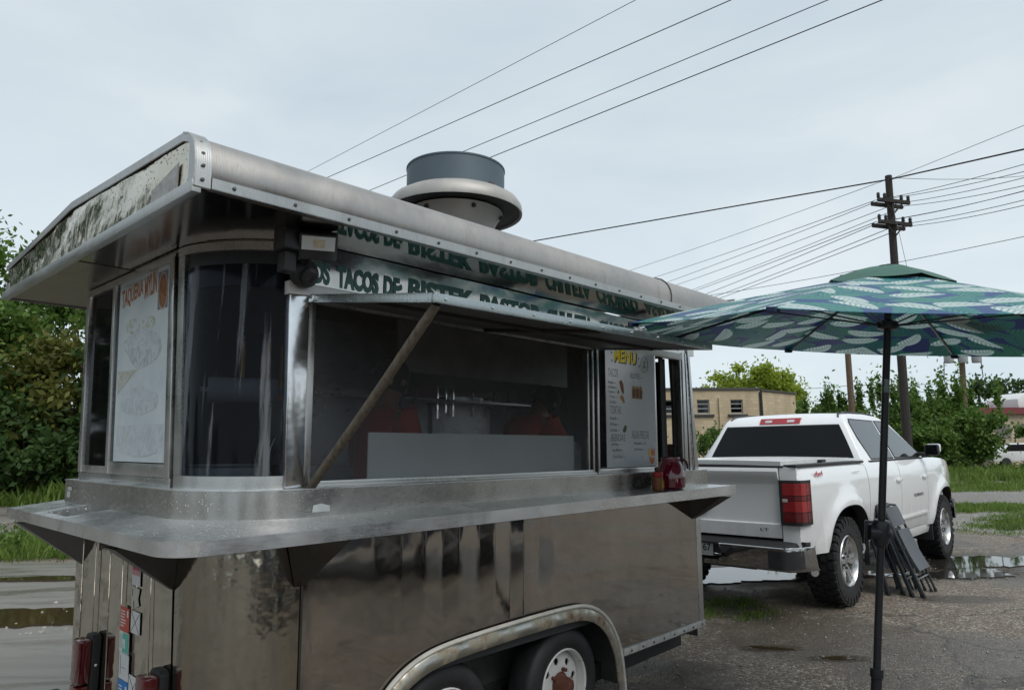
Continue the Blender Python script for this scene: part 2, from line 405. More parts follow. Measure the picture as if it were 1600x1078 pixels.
# ------------------------------------------------------------------ grass and weeds
M_grass = leafmat('grass_blades', (.10, .17, .03), (.24, .34, .08), .4)
M_weed = leafmat('weed_leaves', (.09, .17, .035), (.2, .32, .08), .4)
def in_poly(x, y, P):
    ins = False; j = len(P)-1
    for i in range(len(P)):
        if (P[i][1] > y) != (P[j][1] > y) and x < (P[j][0]-P[i][0])*(y-P[i][1])/(P[j][1]-P[i][1])+P[i][0]: ins = not ins
        j = i
    return ins
def grass(poly, n, h0, h1, seed, wdt=.006, clump=.25, mat=None):
    rs = np.random.default_rng(seed); xs = [p[0] for p in poly]; ys = [p[1] for p in poly]; B = []
    k = max(4, n//45); cl = []
    while len(cl) < k:
        x, y = rs.uniform(min(xs), max(xs)), rs.uniform(min(ys), max(ys))
        if in_poly(x, y, poly): cl.append((x, y, rs.uniform(.45, 1.1)))
    per = n//k; V = []
    for x, y, s in cl:
        p = rs.normal(0, clump*.5, (per, 2)); hh = rs.uniform(h0, h1, per)*s; a = rs.uniform(0, 6.28, per); ln = rs.uniform(.1, .75, per)*hh
        bx = x+p[:, 0]; by = y+p[:, 1]; bz = np.full(per, gz(x, y)-.003)
        wx = np.cos(a+1.57)*wdt*(1+hh*3); wy = np.sin(a+1.57)*wdt*(1+hh*3)
        V.append(np.stack([np.stack([bx-wx, by-wy, bz], 1), np.stack([bx+wx, by+wy, bz], 1), np.stack([bx+np.cos(a)*ln*.4+wx*.6, by+np.sin(a)*ln*.4+wy*.6, bz+hh*.65], 1), np.stack([bx+np.cos(a)*ln, by+np.sin(a)*ln, bz+hh], 1)], 1))
    V = np.concatenate(V).reshape(-1, 3); m = len(V)//4
    F = np.arange(m*4).reshape(m, 4)
    return obj('grass', npmesh('grass', V, F, mat or M_grass), kind='stuff')
grass([(-22, 21.5), (-3, 19.2), (-3, 24), (-22, 27)], 26000, .25, .75, 1, .012, .5)
grass([(-11.5, 10.9), (-6.3, 11.0), (-6.0, 13.0), (-12, 13.2)], 9000, .08, .30, 2, .006, .3)
grass([(1.2, 6.3), (2.3, 6.55), (2.6, 7.25), (1.6, 7.3)], 1800, .02, .07, 3, .003, .1)
grass([(10.6, 20.3), (13.2, 21.6), (16.5, 22), (24, 25.5), (24, 27.5), (10, 24)], 14000, .06, .24, 4, .008, .4)
grass([(9.0, 15.6), (11.4, 15.8), (12.6, 17.0), (12.0, 17.6), (8.8, 16.3)], 5000, .04, .16, 5, .006, .25)
grass([(7.2, 11.6), (8.4, 11.6), (10.6, 14.4), (13.0, 17.0), (11.6, 16.6), (8.4, 13.4)], 5000, .02, .10, 6, .005, .25)
grass([(14, 26), (40, 31), (40, 40), (12, 34)], 12000, .2, .6, 7, .016, .6)

def leaf_cloud(centers, size, rs, flat=.0, asp=.5):
    n = len(centers); a = rs.normal(size=(n, 3)); a /= np.linalg.norm(a, axis=1)[:, None]
    b = rs.normal(size=(n, 3)); b[:, 2] += flat; b -= a*(a*b).sum(1)[:, None]; b /= np.linalg.norm(b, axis=1)[:, None]
    s = size*rs.uniform(.6, 1.25, n)[:, None]
    V = np.stack([centers-a*s, centers-b*s*asp+a*s*.1, centers+a*s, centers+b*s*asp+a*s*.1], 1).reshape(-1, 3)
    return V, np.arange(4*n).reshape(n, 4)
def weed(x, y, h, seed, label):
    rs = np.random.default_rng(seed); z = gz(x, y)
    r = thing('weed', label, 'weed', (x, y, z), 0, 'tall weeds by the road')
    mb = MB(); C = []
    for k in range(5):
        dx, dy = rs.uniform(-.12, .12, 2); hh = h*rs.uniform(.55, 1)
        mb.tube([(dx*.3, dy*.3, 0), (dx*.7, dy*.7, hh*.5), (dx, dy, hh)], [.006, .005, .002], 5)
        for j in range(26):
            q = rs.uniform(.15, 1); C.append((dx*q+rs.normal(0, .045), dy*q+rs.normal(0, .045), hh*q+rs.normal(0, .02)))
    obj('stem', mb.mesh('stem', M_weed), r)
    V, F = leaf_cloud(np.array(C), .05, rs, .5, .35); obj('foliage', npmesh('foliage', V, F, M_weed), r)
for i, (x, y, h) in enumerate([(-7.75, 11.3, .75), (-8.3, 11.6, .5), (-7.1, 11.5, .6), (-6.7, 11.3, .45), (-8.9, 12.1, .45)]):
    weed(x, y, h, 40+i, ['tallest upright weed in the grass beside the wet concrete', 'leafy weed at the far left of the roadside grass', 'bushy weed growing midway along the roadside grass', 'low weed in the grass next to the trailer counter bracket', 'small weed at the back of the roadside grass patch'][i])

# ------------------------------------------------------------------ trees
M_bark = simple('tree_bark', (.1, .08, .06), .9, var=.3, scale=6, bump=.5, bscale=25)
M_dk = leafmat('dark_leaves', (.032, .07, .016), (.075, .135, .034), .35)
M_mid = leafmat('green_leaves', (.07, .14, .026), (.18, .29, .06), .42)
M_olive = leafmat('olive_leaves', (.09, .105, .02), (.18, .18, .04), .35)
M_lime = leafmat('lime_leaves', (.24, .33, .03), (.42, .50, .08), .5)
def tree(name, label, x, y, h, rx, ry, leaves, nl, size, seed, group=None, low=.12, clumps=46, z=None, spikes=0, trunk_r=None, cat='tree', rings=1.0):
    rs = np.random.default_rng(seed); z = gz(x, y) if z is None else z
    r = thing(name, label, cat, (x, y, z), 0, group)
    zc = h*(.5+low/2); rz = h*(.5-low/2)
    C = []; W = []
    for i in range(clumps):
        d = rs.normal(size=3); d /= np.linalg.norm(d); q = rs.uniform(.35, 1)**.5
        wob = 1+.22*math.sin(3*math.atan2(d[1], d[0])+seed)+.12*rs.normal()
        p = np.array((d[0]*rx*q*wob, d[1]*ry*q*wob, zc+d[2]*rz*q*.93)); C.append(p); W.append(rs.uniform(.55, 1.2)*min(rx, rz)*.34)
    for i in range(spikes):
        a = rs.uniform(0, 6.28); q = rs.uniform(.2, .9); C.append(np.array((math.cos(a)*rx*q, math.sin(a)*ry*q, h*rs.uniform(.92, 1.14)))); W.append(rx*.075)
    per = nl//len(C); P = []
    for p, wd in zip(C, W):
        d = rs.normal(size=(per, 3)); d /= np.linalg.norm(d, axis=1)[:, None]
        P.append(p+d*(wd*np.abs(rs.normal(0, .62, per)))[:, None]*(np.array((.9, .9, 5.0)) if wd < rx*.11 else np.array((1.15, 1.15, .85))))
    P = np.concatenate(P); P = P[P[:, 2] > h*.02]
    V, F = leaf_cloud(P, size, rs, .6)
    mb = MB(); tr = trunk_r or h*.022
    mb.tube([(0, 0, -.1), (rs.normal()*.1, rs.normal()*.1, h*.35), (rs.normal()*.2, rs.normal()*.2, h*.72)], [tr*1.25, tr*.85, tr*.3], 9)
    for k in rs.choice(len(C), min(len(C), 16), replace=False):
        p = C[k]; s0 = np.array((0, 0, max(h*.12, p[2]*.45))); m = (s0+p)/2+rs.normal(0, .12, 3)
        mb.tube([s0, m, p], [tr*.42, tr*.26, tr*.08], 6)
    obj('trunk', mb.mesh('trunk', M_bark), r); obj('crown', npmesh('crown', V, F, leaves), r)
    return r
G = 'trees along the left side of the lot'
LT = [(-19.8, 25, 11.2, 3.3, M_mid, 'tall green tree at the far left edge with an open leafy top'), (-16.2, 27, 9.3, 3.2, M_mid, 'tall leafy tree rising behind the left end of the trailer roof'),
      (-14.6, 24, 6.2, 2.6, M_olive, 'olive brown bushy tree in front of the taller green trees at left'), (-17.6, 23.4, 4.6, 2.4, M_dk, 'dark dense low tree at the left edge above the grass'),
      (-12.4, 24.6, 7.4, 2.5, M_dk, 'dark green tree next to the trailer window frame'), (-10.6, 27, 8.8, 3.0, M_mid, 'green tree mostly hidden behind the trailer rear window'), (-22.5, 28, 7, 3.5, M_dk, 'dark tree just beyond the left edge of the view'),
      (-15.4, 22.4, 3.2, 2.0, M_dk, 'dark undergrowth shrub at the foot of the olive tree'), (-13.2, 22.6, 2.8, 1.6, M_dk, 'dark shrub right beside the trailer counter')]
for i, (x, y, h, r, m, lb) in enumerate(LT):
    tree('broadleaf_tree', lb, x, y, h, r, r, m, 15000 if i < 2 else 9500, .14, 100+i, G, low=.06, clumps=64 if i < 2 else 46)
tree('broadleaf_tree', 'lime green rounded tree behind the tan brick building', 21.6, 62, 8.6, 3.8, 3.5, M_lime, 14000, .2, 201, low=.3, clumps=50)
tree('broadleaf_tree', 'small lime tree peeking right of the rounded one behind the tan building', 25.0, 64, 7.3, 2.3, 2.3, M_lime, 5000, .2, 202, low=.3, clumps=22)
tree('leafy_shrub', 'large bright green shrub thicket behind the truck hood', 21.4, 36, 3.75, 3.3, 2.6, M_mid, 30000, .12, 203, low=.0, clumps=80, spikes=14, cat='shrub')
tree('leafy_shrub', 'green shrub at the foot of the dark utility pole', 17.2, 37, 3.4, 2.7, 2.0, M_mid, 17000, .12, 204, low=.0, clumps=46, spikes=9, cat='shrub')
tree('leafy_shrub', 'thin small shrub left of the umbrella pole behind the truck roof', 15.9, 38, 2.7, 1.6, 1.4, M_mid, 7000, .11, 205, low=0, clumps=30, spikes=7, cat='shrub')
tree('leafy_shrub', 'low green shrub at the right edge of the photo by the gravel', 25.6, 33.5, 2.0, 1.9, 1.4, M_mid, 9000, .09, 206, low=0, clumps=40, cat='shrub')
tree('leafy_shrub', 'green shrub seen between the trailer front and the truck cab', 10.2, 36, 2.3, 2.0, 1.4, M_mid, 9000, .11, 207, low=0, clumps=40, cat='shrub')
tree('leafy_shrub', 'pale shrub under the second window of the tan building', 13.0, 38, 2.4, 1.2, 1.0, M_lime, 4000, .1, 208, low=0, clumps=24, cat='shrub')
tree('leafy_shrub', 'low shrub row beside the right corner of the tan building', 19.8, 45, 3.4, 2.0, 1.5, M_mid, 7000, .14, 209, low=0, clumps=40, spikes=8, cat='shrub')
for i, (x, y, h, r) in enumerate([(52, 75, 8.6, 5), (60, 74, 8.2, 5), (45, 78, 7.0, 4), (68, 72, 8.8, 5)]):
    tree('broadleaf_tree', ['dark tree behind the red trimmed building', 'dark broad tree at the right edge beyond the red roof edge', 'distant dark tree beside the small far utility pole', 'dark tree past the right edge of the frame'][i], x, y, h, r, r, M_dk, 6000, .28, 220+i, 'dark trees beyond the red trimmed building', low=.1)
# trees on the other side of the street, seen mirrored in the steel and the glass
for i, (x, y, h) in enumerate([(52, 10, 7), (56, -6, 8), (52, -22, 7), (40, -40, 8), (20, -50, 8), (0, -52, 8), (-22, -48, 8), (-38, -34, 8), (-42, -12, 7), (-40, 4, 8), (-25, 19.5, 10.5), (-26, 13.5, 11), (-27, 7, 10), (-29, 22, 10.5)]):
    tree('broadleaf_tree', 'dark street tree behind the photographer, number %s counted clockwise from the right' % ['one', 'two', 'three', 'four', 'five', 'six', 'seven', 'eight', 'nine', 'ten', 'eleven', 'twelve', 'thirteen', 'fourteen'][i], x, y, h, 4.6, 4.6, M_dk, 2500, .4, 300+i, 'trees across the street', low=.05, clumps=40)

rs = np.random.default_rng(77); P = []
for k in range(150):
    a = rs.uniform(0, 6.283); d = rs.uniform(135, 190); h = rs.uniform(5, 8); r_ = rs.uniform(5, 9); q = rs.normal(0, .5, (170, 3))
    P.append(np.array((d*math.cos(a), d*math.sin(a), h*.5))+q*np.array((r_, r_, h*.42)))
P = np.concatenate(P); P = P[P[:, 2] > 0]; V, F = leaf_cloud(P, 1.1, rs, .5)
obj('far_woods', npmesh('far_woods', V, F, M_dk), kind='stuff')

# ------------------------------------------------------------------ tan building
t = NT('tan_brick'); c = t.co()
bk = t.n('ShaderNodeTexBrick', {'Vector': t.n('ShaderNodeMapping', {0: c, 'Rotation': (rad(90), 0, 0)}).outputs[0], 'Color1': (.56, .45, .30, 1), 'Color2': (.48, .38, .25, 1), 'Mortar': (.42, .36, .27, 1), 'Scale': 1.0, 'Mortar Size': .012, 'Brick Width': .4, 'Row Height': .2})
n = t.noise(t.co(scale=(1, 1, .25)), 1.3, 5)
cc = t.mix(t.rng(n, .45, .7, 0, .4), bk.outputs['Color'], (.26, .2, .13))
M_brick = t.pbr(color=cc, rough=.85, normal=t.bump(bk.outputs['Fac'], -.3, .01))
M_coping = simple('dark_coping', (.07, .065, .06), .7); M_steelgrey = simple('grey_paint', (.3, .3, .3), .6)
M_wdark = glass('far_window_glass', (.06, .07, .09), .05); M_frame_d = simple('dark_frame', (.035, .037, .04), .5); M_white = simple('white_paint', (.75, .75, .74), .45, var=.04)
M_black = simple('black_paint', (.02, .02, .022), .5)
def wall_building():
    cx = at(1189, 690, 44); A = Vector((cx.x, cx.y, gz(cx.x, cx.y)))
    r = thing('brick_building', 'two storey tan brick building with dark windows beyond the white truck', 'building', A, rad(0))
    H = at(1189, 609, 44).z-A.z
    # front wall runs left from the corner and slightly away, the other wall runs right
    d1 = Vector((-.995, -.10, 0)).normalized(); d2 = Vector((.72, .69, 0)).normalized()
    Lf, Ls = 15.0, 5.2
    n1 = Vector((d1.y, -d1.x, 0)); n1 = n1 if n1.y < 0 else -n1
    n2 = Vector((d2.y, -d2.x, 0)); n2 = n2 if n2.y < 0 else -n2
    def fr(s, z, o=0): return d1*s+n1*o+Vector((0, 0, z))
    def sd(s, z, o=0): return d2*s+n2*o+Vector((0, 0, z))
    # wall with the window openings left out: columns and bands
    wins = [(1.02+i*2.15, .8) for i in range(6)]; z0, z1 = H-1.45, H-.6; lows = (H-5.2, H-3.9)
    mb = MB(); back = -n1*.3
    xs = [0]
    for s, wd in wins: xs += [s, s+wd]
    xs.append(Lf)
    def q(s0, s1, a, b): mb.prism([fr(s0, a), fr(s1, a), fr(s1, b), fr(s0, b)], back)
    q(0, Lf, -.5, z0); q(0, Lf, z1, H)
    for i in range(0, len(xs), 2): q(xs[i], xs[i+1], z0, z1)
    for b0, b1 in ((0, Ls),): mb.prism([sd(b0, -.5), sd(b1, -.5), sd(b1, H-.05), sd(b0, H-.05)], -n2*.3)
    mb.prism([fr(2.35, -.5, .12), fr(2.6, -.5, .12), fr(2.6, H-.5, .12), fr(2.35, H-.5, .12)], -n1*.1)
    e1, e2 = fr(Lf, 0), sd(Ls, 0)
    obj('wall', mb.mesh('wall', M_brick, False), r)
    mb = MB(); mb.prism([fr(-.1, H, .1), fr(Lf, H, .1), fr(Lf, H+.14, .1), fr(-.1, H+.14, .1)], -n1*.5); mb.prism([sd(.25, H-.04, .1), sd(Ls+.1, H-.04, .1), sd(Ls+.1, H+.06, .1), sd(.25, H+.06, .1)], -n2*.5)
    obj('coping', mb.mesh('coping', M_coping, False), r)
    mb = MB(); mb.prism([fr(0, H-.1, -.3), fr(Lf, H-.1, -.3), fr(Lf, H-.1, -9), sd(Ls, H-.1, -5)], (0, 0, .08)); obj('roof', mb.mesh('roof', M_coping, False), r)
    for s, wd in wins:
        f = MB(); o = -.1
        for zz in (z0, z0+(z1-z0)/3, z0+2*(z1-z0)/3, z1-.06): f.prism([fr(s, zz, o), fr(s+wd, zz, o), fr(s+wd, zz+.06, o), fr(s, zz+.06, o)], -n1*.05)
        for ss in (s, s+wd-.06): f.prism([fr(ss, z0, o+.003), fr(ss+.06, z0, o+.003), fr(ss+.06, z1, o+.003), fr(ss, z1, o+.003)], -n1*.05)
        fo = obj('window', f.mesh('window', M_steelgrey, False), r)
        for k in range(3):
            a = z0+k*(z1-z0)/3+.06; b = z0+(k+1)*(z1-z0)/3
            obj('pane', MB().prism([fr(s+.06, a, -.12), fr(s+wd-.06, a, -.12), fr(s+wd-.06, b, -.12), fr(s+.06, b, -.12)], -n1*.02).mesh('pane', M_wdark, False), fo)
        obj('blind', MB().prism([fr(s+.03, z0, -.28), fr(s+wd-.03, z0, -.28), fr(s+wd-.03, z1, -.28), fr(s+.03, z1, -.28)], -n1*.02).mesh('blind', M_frame_d, False), fo)
        obj('sill', MB().prism([fr(s-.25, z0-.2, .1), fr(s+wd+.2, z0-.2, .1), fr(s+wd+.2, z0-.06, .1), fr(s-.25, z0-.06, .1)], -n1*.2).mesh('sill', M_frame_d, False), fo)
    mb = MB(); mb.tube([sd(.12, -.3, .12), sd(.12, H-.1, .12)], .09, 8); obj('downspout', mb.mesh('downspout', M_black), r)
    # small low window in the side wall
    f = MB().prism([sd(3.0, H-3.0, .05), sd(4.3, H-3.0, .05), sd(4.3, H-2.2, .05), sd(3.0, H-2.2, .05)], -n2*.08); fo = obj('window', f.mesh('window', M_steelgrey, False), r)
    for k in range(2): obj('pane', MB().prism([sd(3.08+k*.6, H-2.92, .06), sd(3.6+k*.6, H-2.92, .06), sd(3.6+k*.6, H-2.28, .06), sd(3.08+k*.6, H-2.28, .06)], -n2*.02).mesh('pane', M_wdark, False), fo)
    obj('vent_pipe', MB().tube([sd(2.95, H-2.9, .15), sd(2.95, H-1.95, .15)], .07, 8).mesh('vent_pipe', M_steelgrey), r)
wall_building()
# red trimmed building at the right edge
def red_building():
    A = at(1556, 690, 46); A.z = gz(A.x, A.y); r = thing('low_building', 'low cream building with a red roof edge at the right side', 'building', A)
    H = at(1556, 647, 46).z-A.z
    M_cream = simple('peeling_cream_paint', (.46, .38, .27), .85, var=.25, scale=1.2); M_red = simple('red_trim', (.17, .03, .035), .6)
    d = Vector((.985, .17, 0)); nn = Vector((.17, -.985, 0))
    def p(s, z, o=0): return d*s+nn*o+Vector((0, 0, z))
    obj('wall', MB().prism([p(-.3, -.5), p(14, -.5), p(14, H), p(-.3, H)], -nn*6).mesh('wall', M_cream, False), r)
    obj('fascia', MB().prism([p(-1.2, H, .3), p(14, H, .3), p(14, H+.42, .3), p(-1.2, H+.42, .3)], -nn*7).mesh('fascia', M_red, False), r)
    for k, (a, b, c_, e_) in enumerate([(.1, 1.3, H-1.4, H-.75), (1.6, 2.3, H-1.35, H-.6), (4, 5, H-1.6, H-.7)]):
        obj('bare_patch', MB().prism([p(a, c_, .01), p(b-.3, c_-.25, .01), p(b, c_+.2, .01), p(b-.1, e_, .01), p(a+.1, e_-.05, .01)], -nn*.05).mesh('bare_patch', simple('bare_render', (.17, .16, .15), .9), False), r)
    obj('pilaster', MB().prism([p(2.6, -.5, .06), p(2.9, -.5, .06), p(2.9, H, .06), p(2.6, H, .06)], -nn*.05).mesh('pilaster', M_cream, False), r)
    obj('roof_tank', MB().prism([p(2.0, H+.42), p(6, H+.42), p(6, H+1.1), p(5.2, H+1.5), p(2.6, H+1.4), p(2.0, H+1.0)], -nn*2.5, .05).mesh('roof_tank', M_white), r)
red_building()

# ------------------------------------------------------------------ utility poles and wires
M_pole = simple('dark_timber', (.035, .03, .026), .9, var=.3, scale=12, bump=.4); M_pole2 = simple('brown_timber', (.13, .09, .06), .9, var=.3, scale=9, bump=.4)
M_wire = simple('black_wire', (.02, .02, .022), .6); M_wire2 = simple('grey_wire', (.09, .1, .11), .6)
M_tank = simple('grey_transformer', (.42, .43, .44), .5)
def pole(label, px_b, px_t, y_t, Y, r, mat, arms=(), group='timber utility poles', extra=None):
    T_ = at(px_t, y_t, Y); B = at(px_b, 640, Y); B.z = gz(B.x, B.y)
    o = thing('utility_pole', label, 'utility pole', (B.x, B.y, B.z), 0, group)
    top = Vector((T_.x-B.x, 0, T_.z-B.z))
    obj('pole', MB().tube([(0, 0, -.3), top*.5, top], [r, r*.9, r*.75], 10).mesh('pole', mat), o)
    for (yp, half, tilt) in arms:
        q = at(px_t, yp, Y); zc = q.z-B.z; cx = top.x*zc/top.z
        a = Vector((cx-half, -r-.02, zc+half*tilt)); b = Vector((cx+half, -r-.02, zc-half*tilt)); dz = Vector((0, 0, .07))
        ar = obj('crossarm', MB().prism([a-dz, b-dz, b+dz, a+dz], (0, -.12, 0)).mesh('crossarm', mat, False), o)
        obj('crossarm', MB().prism([a-dz, b-dz, b+dz, a+dz], (0, -.12, 0)).mesh('crossarm', mat, False, fn=lambda v: v+Vector((0, 2*r+.16, 0))), o)
        for f in (-.95, -.55, .5, .93):
            p = Vector((cx, -r-.08, zc)).lerp(b if f > 0 else a, abs(f)); p.y = -r-.08
            obj('insulator', MB().lathe([(.0, 0), (.05, .02), (.075, .07), (.05, .1), (.07, .15), (.05, .22), (0, .25)], 8, Matrix.Translation(p+Vector((0, 0, .06)))).mesh('insulator', M_black), ar)
        for sgn, e_ in ((-1, a), (1, b)):
            obj('brace', MB().tube([Vector((cx, -r-.06, zc-.85*half*.9)), Vector((cx, -r-.1, zc)).lerp(e_, .55)+Vector((0, 0, -.05))], .03, 6).mesh('brace', mat), ar)
    if extra: extra(o, top, Y, B)
    return o, B, top
pole('dark utility pole with two crossarms rising behind the umbrella', 1412, 1388, 275, 27, .17, M_pole, [(318, .62, .13), (352, .64, .13)])
pole('plain brown timber pole left of the umbrella pole', 1330, 1316, 430, 33, .15, M_pole2)
def transformers(o, top, Y, B):
    for k, x in enumerate((-.95, -.05, .85)):
        z = at(1500, 566, Y).z-B.z; q = Vector((x+.05, -.55, z-.1))
        tk = obj('transformer', MB().lathe([(0, 0), (.26, 0), (.29, .05), (.29, .9), (.22, .98), (0, 1.0)], 14, Matrix.Translation(q)).mesh('transformer', M_tank), o)
        obj('bushing', MB().tube([q+Vector((.1, 0, 1)), q+Vector((.12, 0, 1.3))], .05, 6).mesh('bushing', M_tank), tk)
    obj('cable_loop', MB().tube([(-1.2, -.5, z), (-1.25, -.4, z-1.2), (-.8, -.2, z-2.2), (-.1, -.1, z-2.8)], .03, 5).mesh('cable_loop', M_wire), o)
    obj('cable_loop', MB().tube([(1.2, -.5, z), (1.3, -.4, z-1.0), (.8, -.2, z-1.7), (.1, -.1, z-1.9)], .03, 5).mesh('cable_loop', M_wire), o)
pole('utility pole carrying three grey transformers right of the dark pole', 1504, 1497, 470, 46, .2, M_pole2, extra=transformers)
pole('small far utility pole with one crossarm above the shrub', 1530, 1527, 588, 95, .2, M_pole, [(596, .95, .0)])
def wire(label, a, b, r, mat, sag=0, n=14, ext=(0, 0)):
    A, B = at(*a), at(*b); pts = []
    for i in range(n+1):
        f = i/n; p = A.lerp(B, f); p.z -= sag*4*f*(1-f); pts.append(p)
    mid = pts[n//2].copy()
    if ext[0]: pts.insert(0, A+(A-B)*ext[0])
    if ext[1]: pts.append(B+(B-A)*ext[1])
    o = thing('power_line', label, 'power line', mid, 0, 'overhead power lines', MB().tube([p-mid for p in pts], r, 5).mesh('power_line', mat))
wire('thin grey wire highest across the sky, leftmost of the four over the roof', (420, 300, 46), (1040, -24, 24), .014, M_wire2, ext=(1.5, 1.0))
wire('dark wire crossing the sky left of the roof vent', (440, 309, 46), (1225, -36, 24), .022, M_wire2, ext=(1.5, 1.0))
wire('wire that passes behind the roof vent to the top edge', (500, 330, 44), (1372, -32, 24), .021, M_wire2, ext=(1.5, 1.0))
wire('lowest of the four wires over the roof, starting right of the vent', (600, 313, 44), (1462, -33, 24), .024, M_wire, ext=(1.5, 1.0))
wire('thick black cable running from the trailer roof past the pole top', (700, 400, 40), (1388, 281, 27), .032, M_wire, .0, ext=(1.5, 0))
wire('thick black cable from the pole top to the right edge', (1388, 281, 27), (1660, 220, 20), .03, M_wire, ext=(0, 1.5))
wire('faint grey wire rising to the pole top under the thick cable', (940, 437, 50), (1388, 280, 27.2), .012, M_wire2, .1, ext=(1.5, 0))
wire('faint grey wire climbing from the pole top to the upper right', (1392, 280, 27.2), (1660, 172, 20), .01, M_wire2, ext=(0, 1.5))
wire('short wire leaving the pole top nearly level to the right', (1394, 278, 27.2), (1660, 268, 32), .012, M_wire2, .2, ext=(0, 1.5))
tops = [(1368, 313), (1378, 312), (1402, 318), (1414, 322)]; bots = [(1368, 347), (1378, 346), (1404, 351), (1417, 354)]
tl = [(930, 462), (940, 476), (960, 477), (1000, 481)]; bl = [(980, 490), (1000, 497), (1020, 497), (1010, 505)]
trr = [(1660, 239), (1660, 253), (1660, 262), (1660, 276)]; br = [(1660, 283), (1660, 282), (1660, 297), (1660, 306)]
od = ['first', 'second', 'third', 'fourth']
for i in range(4):
    wire('wire from the %s upper crossarm insulator down to the left' % od[i], (*tl[i], 60), (*tops[i], 26.7), .014, M_wire2, .15, ext=(1.2, 0)); wire('wire from the %s upper crossarm insulator to the right edge' % od[i], (*tops[i], 26.7), (*trr[i], 18), .011, M_wire, .1, ext=(0, 1.5))
    wire('wire from the %s lower crossarm insulator down to the left' % od[i], (*bl[i], 60), (*bots[i], 26.7), .016, M_wire2, .15, ext=(1.2, 0)); wire('wire from the %s lower crossarm insulator to the right edge' % od[i], (*bots[i], 26.7), (*br[i], 18), .011, M_wire, .1, ext=(0, 1.5))
wire('single thin wire passing the pole low down above the umbrella cap', (980, 478, 50), (1660, 357, 26), .014, M_wire2, .3, ext=(1.5, 1.0))
wire('low sagging wire behind the tan building roof', (1000, 606, 80), (1330, 602, 80), .03, M_wire2, .5, ext=(1.5, 1.0))
wire('low wire at the right side above the shrubs', (1440, 612, 80), (1680, 590, 70), .03, M_wire2, .8, ext=(1.5, 1.0))
wire('guy wire slanting down right of the crossarm pole', (1390, 300, 27), (1450, 560, 24), .009, M_wire2, ext=(0, 0))
# ------------------------------------------------------------------ taco trailer
RFIX = Matrix.Translation(EYE) @ Matrix.Rotation(-ROLL, 4, -fwd) @ Matrix.Translation(-EYE)
def _chk():
    a = Matrix(((rt.x, upv.x, fwd.x), (rt.y, upv.y, fwd.y), (rt.z, upv.z, fwd.z))); b = Matrix(((rt0.x, up0.x, fwd.x), (rt0.y, up0.y, fwd.y), (rt0.z, up0.z, fwd.z)))
    return (a @ b.transposed()).to_4x4()
RFIX = Matrix.Translation(EYE) @ _chk() @ Matrix.Translation(-EYE)
TM = RFIX @ Matrix.Translation(TO) @ Matrix.Rotation(TYAW, 4, 'Z')     # local axes: x along the side, y inwards, z up
U0, RC, UE, FAR, UF = -1.79, .35, -2.14, 1.53, 1.365
def warp(p):
    u, v, z = p
    if u > 1.2: u = 1.2+(u-1.2)*(1-.6*min(1, max(0, (z-1.43)/.82)))
    wE = min(1, max(0, (-1.75-u)/.35)); v += .10*(min(z, 2.47)-1.4)*wE
    return Vector((u, v, z))
trailer = thing('food_trailer', 'stainless steel taco trailer with serving counter, open awning flap and green lettering', 'food trailer'); trailer.matrix_world = TM
def lerp1(x, P):
    for (a, b), (c_, d) in zip(P, P[1:]):
        if x <= c_ or (c_, d) == P[-1]: return b+(d-b)*(x-a)/(c_-a)
def roofmap(p):
    return Vector((lerp1(p[0], [(-2.35, -2.41), (1.70, 1.47)]), lerp1(p[1], [(-.17, -.30), (1.25, 1.03), (2.40, 2.17)]), p[2]-.048-.02*min(1, max(0, (p[2]-2.53)/.17))))
def part(name, mb, mat, parent=None, wp=True, base=None, smooth=True, ang=35, label=None, kind=None, recalc=True):
    f = None
    b = Vector(base) if base is not None else None
    if wp and b is not None: f = lambda v: warp(v)-b
    elif wp == 'roof': f = roofmap
    elif wp: f = warp
    elif b is not None: f = lambda v: v-b
    return obj(name, mb.mesh(name, mat, smooth, ang, f, recalc), parent or trailer, kind, label)
def tthing(name, label, cat, base, group=None, rot=None):
    o = thing(name, label, cat, group=group); o.matrix_world = TM @ Matrix.Translation(base) @ (rot or Matrix.Identity(4)); return o
def path(d, u1, v2, n=14):
    r = RC+d; P = [(u1, -d), (U0+.012, -d)]
    for i in range(n+1):
        a = math.pi/2*i/n; P.append((U0-r*math.sin(a), RC-r*math.cos(a)))
    P += [(U0-r, RC+.012), (U0-r, v2)]; return P
def band(mb, d0, d1, z0, z1, u1, v2, n=14):
    A = path(d1, u1, v2, n); B = path(d0, u1, v2, n); mb.plate([A+B[::-1]], z0, z1); return mb
def arcband(mb, d0, d1, z0, z1, a0=0, a1=90, n=16):
    P = lambda d: [(U0-(RC+d)*math.sin(rad(a0+(a1-a0)*i/n)), RC-(RC+d)*math.cos(rad(a0+(a1-a0)*i/n))) for i in range(n+1)]
    mb.plate([P(d1)+P(d0)[::-1]], z0, z1); return mb

S_side = steel('side_steel', (.43, .40, .37), .05, wave=.07, wscale=2.4, dirt=.18)
S_corner = steel('corner_steel', (.40, .37, .315), .12, wave=.14, wscale=7, dirt=.35)
S_end = steel('end_steel', (.56, .52, .44), .06, wave=.05, wscale=5, dirt=.25)
S_count = steel('counter_steel', (.80, .805, .81), .30, wave=.08, wscale=7, brush=(2, 60, 60))
S_wet = steel('wet_counter_steel', (.74, .74, .735), .3, wave=.08, wscale=6, drops=.7, dscale=110)
S_ledge = steel('ledge_steel', (.50, .49, .465), .27, wave=.06, brush=(2, 60, 60), drops=.3, dscale=150)
S_frame = steel('frame_aluminium', (.58, .58, .57), .3, brush=(60, 60, 2))
S_bright = steel('bright_steel', (.70, .71, .72), .16, wave=.12, wscale=5)
S_roof = steel('roof_steel', (.44, .42, .40), .50, wave=.05, wscale=3, brush=(40, 3, 3), dirt=.25, streak=.3)
